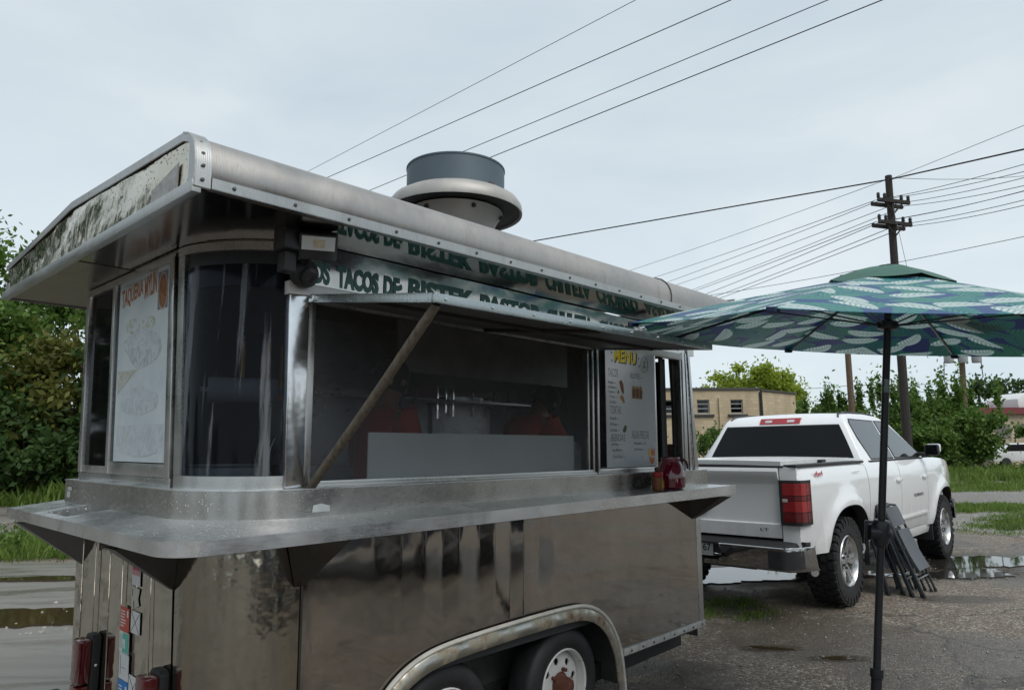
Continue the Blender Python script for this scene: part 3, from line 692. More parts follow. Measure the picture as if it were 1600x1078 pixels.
S_endsof = steel('dim_soffit_steel', (.30, .265, .23), .16, wave=.03, dirt=.4)
S_lip = steel('lip_aluminium', (.47, .47, .46), .38, grid=True, dirt=.3)
S_soffit = steel('soffit_steel', (.60, .58, .55), .045, wave=.02, wscale=2)
S_fascia = steel('wet_mirror_fascia', (.56, .505, .40), .10, wave=.15, wscale=5, drops=.55, dscale=115, specks=.8)
S_head = steel('header_steel', (.46, .445, .42), .13, wave=.08, wscale=4, brush=(2, 60, 60))
S_dark = steel('dark_bracket_steel', (.12, .115, .11), .42)
S_fan = simple('fan_aluminium', (.40, .385, .36), .5, .35, var=.15, scale=6)
M_galv = simple('galvanised_drum', (.10, .13, .155), .55, .3, var=.12, scale=5)
M_rub = simple('black_rubber', (.014, .014, .015), .6, var=.3, scale=20, bump=.2)
M_dkin = simple('dark_interior', (.04, .04, .042), .7)
M_in = simple('interior_wall', (.42, .42, .42), .5)
M_inst = simple('interior_steel', (.42, .43, .44), .3, .5)
M_green = simple('green_vinyl', (.002, .11, .08), .35, var=.08)
G_win = glass('window_glass', (.86, .88, .9), .02, 1.2, .03)
G_curve = glass('curved_glass', (.55, .58, .62), .02, 1.15, .36, True)  # pale vertical streaks paint reflections, together with wet runs
t = NT('insect_screen'); tr_ = t.n('ShaderNodeBsdfTransparent', {0: (1, 1, 1, 1)}); df_ = t.n('ShaderNodeBsdfDiffuse', {0: (.17, .18, .19, 1)})
t.l(t.n('ShaderNodeMixShader', {0: .2, 1: tr_.outputs[0], 2: df_.outputs[0]}).outputs[0], t.o.inputs[0]); G_screen = t.m
G_smoke = glass('smoked_glass', (.35, .32, .30), .05, 1.15, .03, True)

# --- lower body
OUT = [(-1.60, .0), (-1.56, .36), (-1.50, .46), (-1.42, .56), (-1.33, .635), (-1.22, .685), (-1.08, .714), (-.777, .728), (-.35, .736), (-.1, .733), (.02, .715), (.13, .67), (.22, .6), (.29, .5), (.335, .4), (.365, .21), (.37, .0)]
def smooth_line(P, k=4):
    for _ in range(2):
        Q = [P[0]]
        for a, b in zip(P[:-1], P[1:]): Q += [(a[0]*.75+b[0]*.25, a[1]*.75+b[1]*.25), (a[0]*.25+b[0]*.75, a[1]*.25+b[1]*.75)]
        P = Q+[P[-1]]
    return P
OUTS = smooth_line(OUT)
def fz(u):
    if u <= OUTS[0][0] or u >= OUTS[-1][0]: return 0
    for a, b in zip(OUTS[:-1], OUTS[1:]):
        if a[0] <= u <= b[0] and b[0] > a[0]: return a[1]+(b[1]-a[1])*(u-a[0])/(b[0]-a[0])
    return 0
folds = [(-1.79, 0), (-1.45, .0), (-1.3, .004), (-1.17, -.002), (-1.06, .005), (-.95, -.001), (-.83, .006), (-.72, -.002), (-.6, .006), (-.5, -.001), (-.38, .006), (-.25, -.001), (-.1, .004), (.1, 0), (.45, .002), (.8, 0), (1.3, 0)]
def fold(u):
    for a, b in zip(folds[:-1], folds[1:]):
        if a[0] <= u <= b[0]: return a[1]+(b[1]-a[1])*(u-a[0])/(b[0]-a[0])
    return 0
us = sorted(set([round(-1.79+i*.02, 4) for i in range(155)]+[f[0] for f in folds]+[1.30])); us = [u for u in us if u <= 1.30]
PP = []
for u in us:
    zb = max(.41, fz(u)); row = []
    for j in range(13):
        z = zb+(1.32-zb)*j/12; a = min(1, max(0, (z-.62)/.45)); a = a*a*(3-2*a)
        row.append((u, fold(u)*a*.8+.004*math.sin(u*2.1+z*3), z))
    PP.append(row)
part('side_panel', MB().slab(PP, (0, .02, 0)), S_side, ang=60)
part('corner_panel', arcband(MB(), -.02, 0, .2, 1.32, 1, 89, 24), S_corner)
part('panel_seam', MB().box((U0-.004, -.004, .2), (U0+.006, .0, 1.3)), S_dark)
vb = [.355, .56, .71, .875, 1.03, 1.22, 1.40, 1.525]
for i in range(7):
    a, b = vb[i]+.0003, vb[i+1]-.0003; t_ = [.005, -.008, .009, -.009, .008, -.009, .005][i]; P = []
    for k in range(5):
        f = k/4; v = a+(b-a)*f; P.append([(UE+t_*(f-.5)-.0022*math.sin(f*math.pi)*(1 if i % 2 else -.6)+.0012*math.sin(z*4+i), v, z) for z in np.linspace(.2, 1.32, 12)])
    part('end_panel', MB().slab(P, (.02, 0, 0)), S_end, ang=60)
for v in vb[1:-1]: part('seam_ridge', MB().tube([(UE-.0055, v, .2), (UE-.0055, v, 1.29)], .0018, 6), S_end)
part('body_shell', MB().box((-2.1, FAR-.03, .3), (UF, FAR, 1.34)).box((UF-.03, .03, .3), (UF, FAR-.031, 1.34)).box((UE+.03, .3, .28), (UF-.03, FAR-.03, .33)), S_frame)
part('floor', MB().box((-2.05, .45, .335), (UF-.04, FAR-.04, .342)).box((.45, .05, .335), (UF-.04, .449, .342)), M_dkin)
part('wheel_well', MB().box((-1.62, .34, .1), (.42, .36, .9)).box((-1.64, .025, .3), (-1.61, .34, .8)).box((.395, .025, .2), (.42, .34, .8)).box((-1.6, .025, .77), (.39, .34, .8)), simple('well_paint', (.06, .062, .058), .7, var=.3))
# fender: white bead and rusty lip following the opening
ns = []
for i, p in enumerate(OUTS):
    a = Vector(OUTS[max(i-1, 0)]); b = Vector(OUTS[min(i+1, len(OUTS)-1)]); d = (b-a).normalized(); ns.append(Vector((d.y, -d.x)))
part('fender_bead', MB().tube([(p[0], -.018, p[1]) for p in OUTS if p[1] > .16], .011, 8), simple('off_white_trim', (.55, .53, .48), .45, var=.15, scale=20))
t = NT('rusty_lip'); c = t.co(); n = t.noise(c, 9, 6, .65)
M_rustlip = t.pbr(color=t.ramp(n, [(.4, (.5, .49, .45)), (.55, (.36, .32, .25)), (.68, (.14, .08, .04))]), rough=t.rng(n, .4, .6, .3, .8), metal=t.rng(n, .5, .66, 1, .1))
P = []
for p, n_ in zip(OUTS, ns):
    if p[1] > .16:
        row = []
        for k in range(5):
            f = k/4; q = Vector(p)+n_*(.075*f); row.append((q.x, -.014-.022*math.sin(f*math.pi*.75), q.y))
        P.append(row)
part('fender_lip', MB().slab(P, (0, .008, 0)), M_rustlip, ang=60)
mb = MB().box((.372, -.012, .372), (UF, .012, .412), .003).box((UF-.012, -.012, .372), (UF+.012, FAR, .412), .003)
tr = part('bottom_trim', mb, simple('worn_white_trim', (.5, .49, .46), .5, var=.2, scale=30))
mb = MB()
for k in range(8): mb.lathe([(0, -.003), (.007, -.003), (.007, .003), (0, .005)], 8, Matrix.Translation((.45+k*.125, -.013, .39)) @ Matrix.Rotation(rad(90), 4, 'X'))
part('rivet', mb, S_dark, tr, kind='stuff')
part('corner_trim', MB().box((1.302, -.006, .412), (UF+.004, .02, 1.3), .004).box((UF-.02, .021, .412), (UF+.005, .1, 1.3), .003), S_frame)
# chassis, tongue
part('chassis', MB().box((-2.0, .2, .2), (1.4, .27, .3)).box((-2.0, 1.26, .2), (1.4, 1.33, .3)).tube([(1.2, .24, .26), (2.35, .76, .36)], .045, 8).tube([(1.2, 1.3, .26), (2.35, .78, .36)], .045, 8).tube([(-.121, .1, .31), (-.121, 1.43, .31)], .035, 8).tube([(-1.0, .1, .31), (-1.0, 1.43, .31)], .035, 8).box((2.3, .7, .33), (2.5, .84, .45), .02), M_rub)
# wheels
t = NT('white_rim_paint'); c = t.co(); n = t.noise(c, 12, 5, .65)
M_rim = t.pbr(color=t.mix(t.rng(n, .6, .66, 0, 1), (.6, .6, .58), (.12, .05, .025)), rough=.45)
t = NT('rust'); c = t.co(); n = t.noise(c, 30, 5)
M_rust = t.pbr(color=t.ramp(n, [(.3, (.06, .02, .012)), (.7, (.14, .05, .028))]), rough=.85, normal=t.bump(n, .5, .004))
def wheel(u, v, zc, sgn=-1):
    W_ = obj('wheel', None, trailer); W_.location = (u, v, zc)
    M = Matrix.Rotation(rad(90), 4, 'X') if sgn < 0 else Matrix.Rotation(rad(-90), 4, 'X')     # local z of the lathe -> outwards
    R, w2 = .302, .085
    prof = [(.185, -w2*.8), (.2, -w2), (.262, -w2*1.02), (.29, -w2*.86), (R, -w2*.6), (R, w2*.6), (.293, w2*.82), (.268, w2*1.02), (.232, w2*1.06), (.2, w2*.98), (.185, w2*.8)]
    tm = MB().lathe(prof, 48, M)
    for k in range(4):
        pass
    obj('tyre', tm.mesh('tyre', M_rub), W_)
    mb = MB().lathe([(.192, w2*.92), (.186, w2*1.0), (.178, w2*.9), (.172, .02), (.166, .015)], 40, M)
    # disc with eight vent holes
    loops = [[(.168*math.cos(a*math.pi/24), .168*math.sin(a*math.pi/24)) for a in range(48)]]
    for k in range(8):
        a = 2*math.pi*k/8+.2; loops.append([(.124*math.cos(a)+.019*math.cos(b*math.pi/6), .124*math.sin(a)+.019*math.sin(b*math.pi/6)) for b in range(12)])
    d = MB().plate(loops, .018, .026)
    for v_ in d.bm.verts: r_ = v_.co.xy.length; v_.co.z += .018*(1-abs(r_-.1)/.1)
    for v_ in d.bm.verts: v_.co = M @ v_.co
    me_t = bpy.data.meshes.new('x'); d.bm.to_mesh(me_t); mb.bm.from_mesh(me_t); bpy.data.meshes.remove(me_t); d.bm.free()
    obj('rim', mb.mesh('rim', M_rim), W_)
    obj('inner_drum', MB().lathe([(0, -.02), (.17, -.02), (.17, -.01), (0, -.01)], 24, M).mesh('inner_drum', M_dkin), W_)
    hb = MB().lathe([(.0, .035), (.062, .035), (.066, .045), (.052, .06), (.046, .10), (.04, .112), (0, .114)], 20, M)
    for k in range(5):
        a = 2*math.pi*k/5; hb.lathe([(0, .06), (.01, .06), (.011, .03), (0, .03)], 6, M @ Matrix.Translation((.078*math.cos(a), .078*math.sin(a), .012)))
    obj('hub', hb.mesh('hub', M_rust), W_)
wheel(-.121, .125, .31); wheel(-1.0, .125, .31); wheel(-.121, FAR-.1, .31, 1); wheel(-1.0, FAR-.1, .31, 1)
# tail lamps
M_lens = simple('dark_red_lens', (.085, .006, .008), .12, var=.1, coat=.6)
def taillight(v, zt):
    T_ = obj('taillight', None, trailer); T_.location = warp((UE, v, zt-.2))
    g = MB().prism([(-.002, -.05, -.24), (-.002, .05, -.24), (-.002, .05, .19), (-.002, .03, .205), (-.002, -.03, .205), (-.002, -.05, .19)], (-.035, 0, 0), .006)
    obj('gasket', g.mesh('gasket', M_rub), T_)
    for a, b in ((.005, .19), (-.22, -.003)):
        obj('lens', MB().prism([(-.036, -.044, a), (-.036, .044, a), (-.036, .044, b), (-.036, -.044, b)], (-.055, 0, 0), .012).mesh('lens', M_lens), T_)
    obj('reflector', MB().box((-.0925, -.02, -.14), (-.0915, .02, -.06)).mesh('reflector', simple('pale_reflector', (.3, .2, .2), .3)), T_)
    for z in (.08, -.08): obj('screw', MB().lathe([(0, 0), (.006, 0), (.006, .004), (0, .006)], 8, Matrix.Translation((-.02, -.0505, z)) @ Matrix.Rotation(rad(90), 4, 'X')).mesh('screw', S_bright), T_)
taillight(1.17, .775); taillight(.43, .775)
part('rear_bumper', MB().box((-2.28, .5, .40), (-2.19, 1.5, .49), .012).tube([(-2.2, .9, .42), (-2.1, .9, .38)], .02), S_bright)
# stickers on the end panels (flat printed)
def sticker(v0, v1, z0, z1, colour, name='sticker', label=None, cut=None):
    P = [(UE-.0095, v0, z0), (UE-.0095, v1, z0), (UE-.0095, v1, z1), (UE-.0095, v0, z1)]
    return part(name, MB().prism(P, (.0015, 0, 0)), simple('sticker_ink', colour, .4, var=.06, scale=30), label=label, smooth=False)
WHT = (.62, .63, .63)
def print_on(parent, boxes, colour, eps=.0105):
    mb = MB()
    for v0, v1, z0, z1 in boxes: mb.prism([(UE-eps, v0, z0), (UE-eps, v1, z0), (UE-eps, v1, z1), (UE-eps, v0, z1)], (.001, 0, 0))
    part('print', mb, simple('print_ink', colour, .5, var=.03), parent, smooth=False)
def lines(v0, v1, z0, z1, n, seed=0):
    r = random.Random(seed); h = (z1-z0)/n; return [(v0+(v1-v0)*(1-r.uniform(.55, 1)), v1, z0+i*h+h*.25, z0+i*h+h*.65) for i in range(n)]
s = sticker(.768, .868, .84, .935, (.48, .06, .03), label='red and white registration sticker'); print_on(s, lines(.80, .86, .855, .925, 6, 1)+[(.775, .79, .90, .925)], WHT)
s = sticker(.762, .868, .757, .838, WHT, label='green and white registration sticker'); print_on(s, [(.765, .80, .76, .835), (.80, .83, .812, .835), (.80, .83, .76, .775)], (.1, .42, .33)); print_on(s, lines(.81, .863, .772, .826, 6, 2), (.25, .42, .38), .0107)
s = sticker(.756, .862, .655, .755, WHT, label='plain white registration sticker'); print_on(s, [(.842, .845, .67, .745), (.79, .835, .70, .702)], (.15, .15, .15))
s = sticker(.756, .864, .52, .652, (.02, .17, .48), label='blue registration sticker'); print_on(s, lines(.79, .855, .55, .635, 7, 3)+[(.765, .785, .61, .635)], WHT)
s = sticker(.662, .752, 1.035, 1.14, WHT, label='faded pink and white sticker'); print_on(s, [(.668, .748, 1.095, 1.135)], (.5, .06, .12)); print_on(s, [(.668, .748, 1.075, 1.095)], (.55, .28, .32), .0107)
s = part('sticker', MB().prism([(UE-.0095, .668, .96), (UE-.0095, .748, .935), (UE-.0095, .752, 1.03), (UE-.0095, .665, 1.025), (UE-.0095, .68, .985)], (.0015, 0, 0)), simple('yellowed_paper', (.5, .5, .42), .6), smooth=False, label='torn yellowed sticker')
print_on(s, [(.735, .742, .99, 1.02), (.72, .727, .945, .975)], (.1, .1, .1))
def xsticker(z0, z1):
    s = sticker(.652, .748, z0, z1, WHT, label='white sticker crossed with a black X'); mb = MB()
    for a, b in (((.657, z0+.004), (.743, z1-.004)), ((.743, z0+.004), (.657, z1-.004))): mb.tube([(UE-.0098, a[0], a[1]), (UE-.0098, b[0], b[1])], .0012, 4)
    part('print', mb, M_black, s)
xsticker(.85, .935); xsticker(.60, .69)

# --- counter and ledge
def counter_outline(d, w_end, w_side, u1, v2):
    r = .13; cu, cv = UE-w_end+r, -w_side+r; A = [(u1, -w_side), (cu+.012, -w_side)]
    for i in range(13):
        a = math.pi/2*i/12; A.append((cu-r*math.sin(a)*1.0, cv-r*math.cos(a)))
    A += [(UE-w_end, cv+.012), (UE-w_end, v2)]; return A
outer = counter_outline(0, .26, .27, 1.37, 1.66); inner = path(-.01, 1.37, 1.66)
def cz(v):
    d = (UE-v.x)/.26 if v.y > RC else (math.hypot(v.x-U0, v.y-RC)-RC)/.27 if v.x < U0 else 0
    if v.x < -1.4 and v.y < RC and v.x >= U0: d = 0
    e_ = min(1, max(0, d))*min(1, max(0, (-1.75-v.x)/.4)); return Vector((v.x, v.y, v.z-.03*e_+(1.338-v.z)/.066*.018*e_))
hole = [(-2.36, .9), (-2.19, .9), (-2.19, 1.2), (-2.36, 1.2)]
mb = MB().plate([outer+inner[::-1], hole], 1.28, 1.338)
for f in mb.bm.verts: f.co = cz(f.co)
ct = part('counter', mb, S_wet, wp=False, ang=40)
mb = MB()
A = counter_outline(0, .268, .278, 1.375, 1.665)
B = counter_outline(0, .2605, .2705, 1.372, 1.662)
mb.plate([A+B[::-1]], 1.276, 1.340)
for f in mb.bm.verts: f.co = cz(f.co)
part('counter_edge', mb, S_count, ct, wp=False)
mb = MB().plate([outer+inner[::-1], hole], 1.273, 1.279)
for f in mb.bm.verts: f.co = cz(f.co)
part('counter_underside', mb, S_dark, ct, wp=False)
mb = MB().plate([[(-2.37, .89), (-2.18, .89), (-2.18, 1.21), (-2.37, 1.21)]], 1.2735, 1.2765)  # dark plate added below the opening to paint its inner shade
for f in mb.bm.verts: f.co = cz(f.co)
part('cut_out_shade_plate', mb, simple('cut_out_shade', (.02, .02, .02), .8), ct, wp=False)
part('ledge', band(MB(), -.02, .055, 1.31, 1.436, 1.40, 1.56), S_ledge)
part('ledge_cap', band(MB(), -.02, .058, 1.4365, 1.441, 1.403, 1.563), S_count)
part('paper_patch', MB().prism([(-1.79, -.0565, 1.35), (-1.71, -.0565, 1.35), (-1.712, -.0565, 1.372), (-1.75, -.0565, 1.382), (-1.785, -.0565, 1.376)], (0, .001, 0)), simple('worn_white_label', (.62, .66, .66), .5), smooth=False)
part('data_label', MB().box((UE-.0575, 1.47, 1.355), (UE-.056, 1.52, 1.385)).box((UE-.0575, 1.45, 1.39), (UE-.056, 1.51, 1.405)), simple('label_paper', (.55, .55, .5), .5), smooth=False)
def bracket(pts, wid, label=None):
    """folded triangular gusset: pts = wall top, wall bottom, outer top"""
    a, b, c_ = map(Vector, pts); wv = Vector(wid); n = wv.normalized()
    mb = MB().prism([a-wv/2, b-wv/2*.35, c_-wv/2], n*0+wv*.0+n*.003)
    mb = MB(); v = [a-wv/2, b-wv*.18, c_-wv/2, a+wv/2, b+wv*.18, c_+wv/2]
    mb.add(v, [(0, 1, 2), (3, 5, 4), (1, 4, 5, 2), (0, 3, 4, 1), (0, 2, 5, 3)])
    return part('bracket', mb, S_dark, smooth=False)
bracket([(-1.80, .0, 1.262), (-1.80, 0, 1.07), (-1.80, -.25, 1.262)], (.13, 0, 0)); bracket([(1.285, .0, 1.262), (1.285, 0, 1.10), (1.285, -.25, 1.262)], (.16, 0, 0))
bracket([(UE, .37, 1.25), (UE, .37, 1.06), (UE-.24, .33, 1.24)], (0, .12, 0)); bracket([(UE, 1.44, 1.25), (UE, 1.44, 1.04), (UE-.24, 1.62, 1.24)], (0, .12, 0))

# --- upper body, end wall with its windows
part('end_frame', MB().box((UE-.0095, .40, 1.441), (UE+.02, 1.53, 1.475), .003).box((UE-.0095, .40, 2.38), (UE+.02, 1.53, 2.415), .003).box((UE-.014, .40, 1.476), (UE+.02, .45, 2.399), .003).box((UE-.014, 1.10, 1.476), (UE+.02, 1.135, 2.399), .003).box((UE-.014, 1.485, 1.476), (UE+.02, 1.53, 2.399), .003).box((UE-.008, 1.136, 1.476), (UE+.02, 1.484, 1.51), .003).box((UE-.008, .451, 1.476), (UE+.02, 1.099, 1.53), .003), S_frame)
part('window_pane', MB().box((UE+.004, 1.136, 1.51), (UE+.008, 1.484, 2.399)), G_smoke, label='smoked brown glass pane', smooth=False)
part('window_pane', MB().box((UE+.004, .451, 1.53), (UE+.008, 1.099, 2.399)), G_win, smooth=False)
part('screen_lining', MB().box((UE+.012, 1.136, 1.5), (UE+.016, 1.484, 2.4)), simple('brown_screen', (.085, .074, .064), .6), smooth=False)
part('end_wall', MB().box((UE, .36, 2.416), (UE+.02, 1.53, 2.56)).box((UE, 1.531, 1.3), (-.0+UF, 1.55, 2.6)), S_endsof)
# curved corner window
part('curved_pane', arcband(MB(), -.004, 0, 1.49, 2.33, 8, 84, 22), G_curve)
part('curved_frame', arcband(MB(), -.02, .010, 1.441, 1.489, 2, 92, 22), S_frame)
mb = MB(); arcband(mb, -.02, .008, 1.49, 2.384, 84, 93, 4); part('window_post', mb, S_frame)
mb = MB(); arcband(mb, -.02, .008, 1.49, 2.384, 1, 8, 4); part('window_post', mb, S_frame)
mb = MB(); arcband(mb, -.03, -.006, 2.24, 2.385, 8, 84, 18); part('head_blind', mb, simple('dark_blind', (.022, .024, .03), .35))
mb = MB(); arcband(mb, -.02, .012, 2.385, 2.42, 0, 92, 20); part('curved_head', mb, S_frame)
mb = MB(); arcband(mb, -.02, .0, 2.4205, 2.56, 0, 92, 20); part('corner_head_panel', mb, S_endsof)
# --- side wall, windows
part('door_post', MB().box((-1.885, -.016, 1.442), (-1.805, .03, 2.205), .006), S_bright, label='shiny dented steel post')
part('post_cap', MB().box((-1.89, -.02, 2.206), (-1.80, .03, 2.262), .004), M_white)
part('window_frame', MB().box((-1.798, -.008, 1.442), (-1.775, .03, 2.205), .002).box((-1.774, -.008, 1.442), (.10, .03, 1.466), .002).box((-1.774, -.006, 2.18), (.10, .03, 2.205), .002).box((.101, -.008, 1.442), (.118, .03, 2.205), .002).box((.06, -.004, 1.467), (.075, .03, 2.179), .002), S_frame)
part('window_track', MB().box((-1.77, -.03, 1.4415), (.11, -.009, 1.452), .002).box((-1.0, -.034, 1.443), (-.88, -.031, 1.4515)), S_frame)
part('window_pane', MB().box((-1.774, .008, 1.467), (.06, .009, 2.179)), G_screen, label='dark insect screen across the serving window', smooth=False)
part('gap_strip', MB().box((.119, .012, 1.442), (.145, .03, 2.21)), M_dkin)
part('menu_frame', MB().box((.146, -.012, 1.442), (.165, .03, 2.24), .003).box((.166, -.010, 1.442), (.80, .03, 1.47), .003).box((.781, -.011, 1.471), (.815, .03, 2.24), .003).box((.166, -.010, 2.21), (.78, .03, 2.24), .003), S_frame)
part('window_pane', MB().box((.166, .008, 1.471), (.78, .012, 2.209)), G_win, smooth=False, label='narrow pane behind the menu board')
part('hatch_frame', MB().box((.816, -.008, 1.442), (1.17, .03, 1.462), .002).box((.816, -.008, 2.215), (1.17, .03, 2.245), .002).box((1.15, -.007, 1.463), (1.17, .03, 2.214), .002), S_frame)
part('hatch_sash', MB().box((.95, .035, 1.463), (.985, .05, 2.214)).box((1.02, .055, 1.463), (1.05, .07, 2.214)).box((1.11, .035, 1.463), (1.149, .05, 2.214)), M_dkin)
part('end_post', MB().box((1.171, -.014, 1.442), (1.215, .02, 2.262), .004).box((1.23, -.016, 1.442), (1.262, .02, 2.262), .004), S_frame)
t = NT('mottled_strip'); c = t.co(); n = t.noise(c, 45, 4, .7)
part('mottled_strip', MB().box((1.265, -.010, 1.442), (1.305, .02, 2.262), .003), t.pbr(color=t.ramp(n, [(.42, (.06, .06, .055)), (.58, (.5, .5, .48))]), rough=.4, metal=.6))
part('front_corner', MB().box((1.306, -.012, 1.442), (1.362, .02, 2.5), .006).box((1.34, .021, 1.442), (1.365, .12, 2.5), .003), S_frame)
part('front_wall', MB().box((1.34, .12, 1.3), (1.365, .16, 2.56)).box((1.34, .72, 1.3), (1.365, FAR, 2.56)).box((1.34, .161, 1.3), (1.365, .719, 1.62)).box((1.34, .161, 2.25), (1.365, .719, 2.56)), S_frame)
part('front_sash', MB().box((1.335, .16, 1.9), (1.36, .72, 1.93)).box((1.335, .34, 1.62), (1.36, .37, 2.25)), M_dkin)
# header with lettering
part('header_panel', MB().slab([[(u, .0015*math.sin(u*9+z*20), z) for z in np.linspace(2.256, 2.425, 5)] for u in np.linspace(-1.86, 1.37, 60)], (0, .02, 0)), S_head, wp=False, ang=60)
part('header_trim', MB().box((-1.80, -.014, 2.208), (1.17, .02, 2.2555), .004), simple('painted_trim', (.44, .44, .42), .45, .5, var=.3))
mb = MB()
words = [('R', -1.925, -1.872), ('ICOS', -1.865, -1.715), ('TACOS', -1.682, -1.466), ('DE:', -1.438, -1.335), ('BISTEK', -1.30, -.876), ('PASTOR', -.831, -.354), ('CHULETA', -.304, .125), ('CHORIZO', .185, .66), ('ASADA', .74, 1.15)]
for i, (s_, a, b) in enumerate(words):
    hh = .098 if i < 4 else .102; z0 = 2.262 if i < 4 else 2.272; mb = MB()
    text(mb, s_, (max(a, -1.86), -.0025, z0), (1, 0, .010), (0, 0, 1), b-max(a, -1.86), hh, .055)
    part('lettering', mb, M_green, wp=False, smooth=False, recalc=False)
# --- roof
UR0, UR1 = -2.35, 1.70
prof = [(-.165, 2.515), (-.168, 2.56), (-.162, 2.60), (-.148, 2.635), (-.125, 2.665), (-.095, 2.687), (-.05, 2.703), (.3, 2.7175), (.7, 2.734), (1.25, 2.757)]
def lift(u): return .010*(u+2.35)
P = [[(u, v, z+lift(u)) for v, z in prof] for u in [UR0+.05, -2.0, -1.5, -1, -.5, 0, .5, .742]]
part('roof_panel', MB().slab(P, (0, .01, -.012)), S_roof, wp='roof')
P = [[(u, v, z+lift(u)) for v, z in prof] for u in [.748, 1.1, 1.4, UR1]]
part('roof_panel', MB().slab(P, (0, .01, -.012)), S_roof, wp='roof')
part('roof_seam', MB().tube([(.745, v-.003, z+lift(.745)+.004) for v, z in prof], .004, 6), S_dark, wp='roof')
fp = [(1.26, 2.757), (1.6, 2.7265), (2.0, 2.6905), (2.40, 2.655)]
part('far_awning', MB().slab([[(u, v, z+lift(u)) for v, z in fp] for u in np.linspace(UR0+.02, UR1, 6)], (0, 0, -.012)).box((UR0+.02, 2.395, 2.46), (UR1, 2.405, 2.645)), S_roof, wp='roof')
part('awning_soffit', MB().box((-2.385, 1.0, 2.4205), (UE-.002, 2.16, 2.4232)).box((UE-.0018, 1.552, 2.4205), (1.47, 2.16, 2.4232)), steel('dull_soffit', (.24, .205, .165), .3, dirt=.6), wp=False)
# end fascia: two mirror sheets, edge trim above, lip below, corner strip
def rz(v):
    for a, b in zip(prof+fp, (prof+fp)[1:]):
        if a[0] <= v <= b[0] and b[0] > a[0]: return a[1]+(b[1]-a[1])*(v-a[0])/(b[0]-a[0])
    return prof[4][1]
for v0, v1 in ((-.13, 1.248), (1.252, 2.39)):
    P = []
    for v in np.linspace(v0, v1, 26):
        zt = rz(v)-.006; P.append([(UR0+.002+.003*abs(math.sin(v*7+z*9)*math.sin(z*13+v*3)), v, 2.50+(zt-2.50)*f) for f in np.linspace(0, 1, 8) for z in [2.5+(zt-2.5)*f]])
    if v0 > 1: P = [[(u_+.05*math.sin(math.pi*k_/7)*(.12+.10*math.sin(v_*23+z_*17)+.06*math.sin(v_*47-z_*40)), v_, z_) for k_, (u_, v_, z_) in enumerate(r)] for r in P]
    part('fascia_sheet', MB().slab(P, (.012, 0, 0)), S_fascia, wp='roof', ang=60)
mb = MB()
tp = [(-.168, 2.56), (-.162, 2.60), (-.148, 2.637), (-.125, 2.667), (-.095, 2.69), (-.05, 2.707), (.3, 2.7215), (.7, 2.738), (1.25, 2.762), (1.6, 2.731), (2.0, 2.6955), (2.40, 2.66)]
mb.slab([[(UR0-.005, v, z-.030), (UR0-.005, v, z+.002), (UR0+.045, v, z+.004)] for v, z in tp], (.004, .002, -.002))
part('edge_trim', mb, S_lip, wp='roof')
mb = MB().slab([[(UR0-.008, v, z) for v, z in ((-.174, 2.476), (-.174, 2.56), (-.168, 2.602), (-.152, 2.642), (-.128, 2.673), (-.098, 2.696), (-.055, 2.71))], [(UR0+.05, v, z) for v, z in ((-.174, 2.476), (-.174, 2.56), (-.168, 2.602), (-.152, 2.642), (-.128, 2.673), (-.098, 2.696), (-.055, 2.71))]], (0, .006, -.004))
mb.prism([(UR0-.009, -.174, 2.476), (UR0-.009, -.13, 2.476), (UR0-.009, -.12, 2.64), (UR0-.009, -.095, 2.682), (UR0-.009, -.128, 2.673), (UR0-.009, -.152, 2.642), (UR0-.009, -.168, 2.602), (UR0-.009, -.174, 2.56)], (.004, 0, 0))
cs = part('corner_strip', mb, S_lip, wp='roof')
mb = MB()
for z in (2.5, 2.55, 2.6, 2.65): mb.lathe([(0, 0), (.007, 0), (.006, .004), (0, .005)], 8, Matrix.Translation((UR0+.02, -.176+max(0, z-2.58)*.5, z)) @ Matrix.Rotation(rad(90), 4, 'X'))
part('screw', mb, S_dark, cs, wp='roof', kind='stuff')
part('end_lip', MB().box((UR0-.012, -.17, 2.456), (UR0+.02, 2.41, 2.498), .003).box((UR0-.002, 2.30, 2.499), (UR0+.0, 2.38, 2.54)), S_lip, wp='roof')
part('fascia_patch', MB().prism([(UR0-.004, -.02, 2.50), (UR0-.004, .22, 2.50), (UR0-.004, .22, 2.55), (UR0-.004, -.02, 2.60)], (.004, 0, 0)), S_roof, wp='roof', smooth=False)
mb = MB(); n = 16
mb.slab([[(u, -.178, 2.474+lift(u)), (u, -.178, 2.513+lift(u)), (u, -.168, 2.518+lift(u))] for u in np.linspace(UR0+.052, UR1, n)], (0, .006, 0))
mb.slab([[(u, -.178, 2.474+lift(u)), (u, -.14, 2.474+lift(u))] for u in np.linspace(UR0+.052, UR1, n)], (0, 0, .004))
sl = part('side_lip', mb, S_lip, wp='roof')
mb = MB()
for k in range(17): mb.lathe([(0, 0), (.0075, 0), (.006, .004), (0, .005)], 8, Matrix.Translation((-2.22+k*.235, -.1785, 2.495+lift(-2.22+k*.235))) @ Matrix.Rotation(rad(90), 4, 'X'))
part('screw', mb, S_dark, sl, wp='roof', kind='stuff')
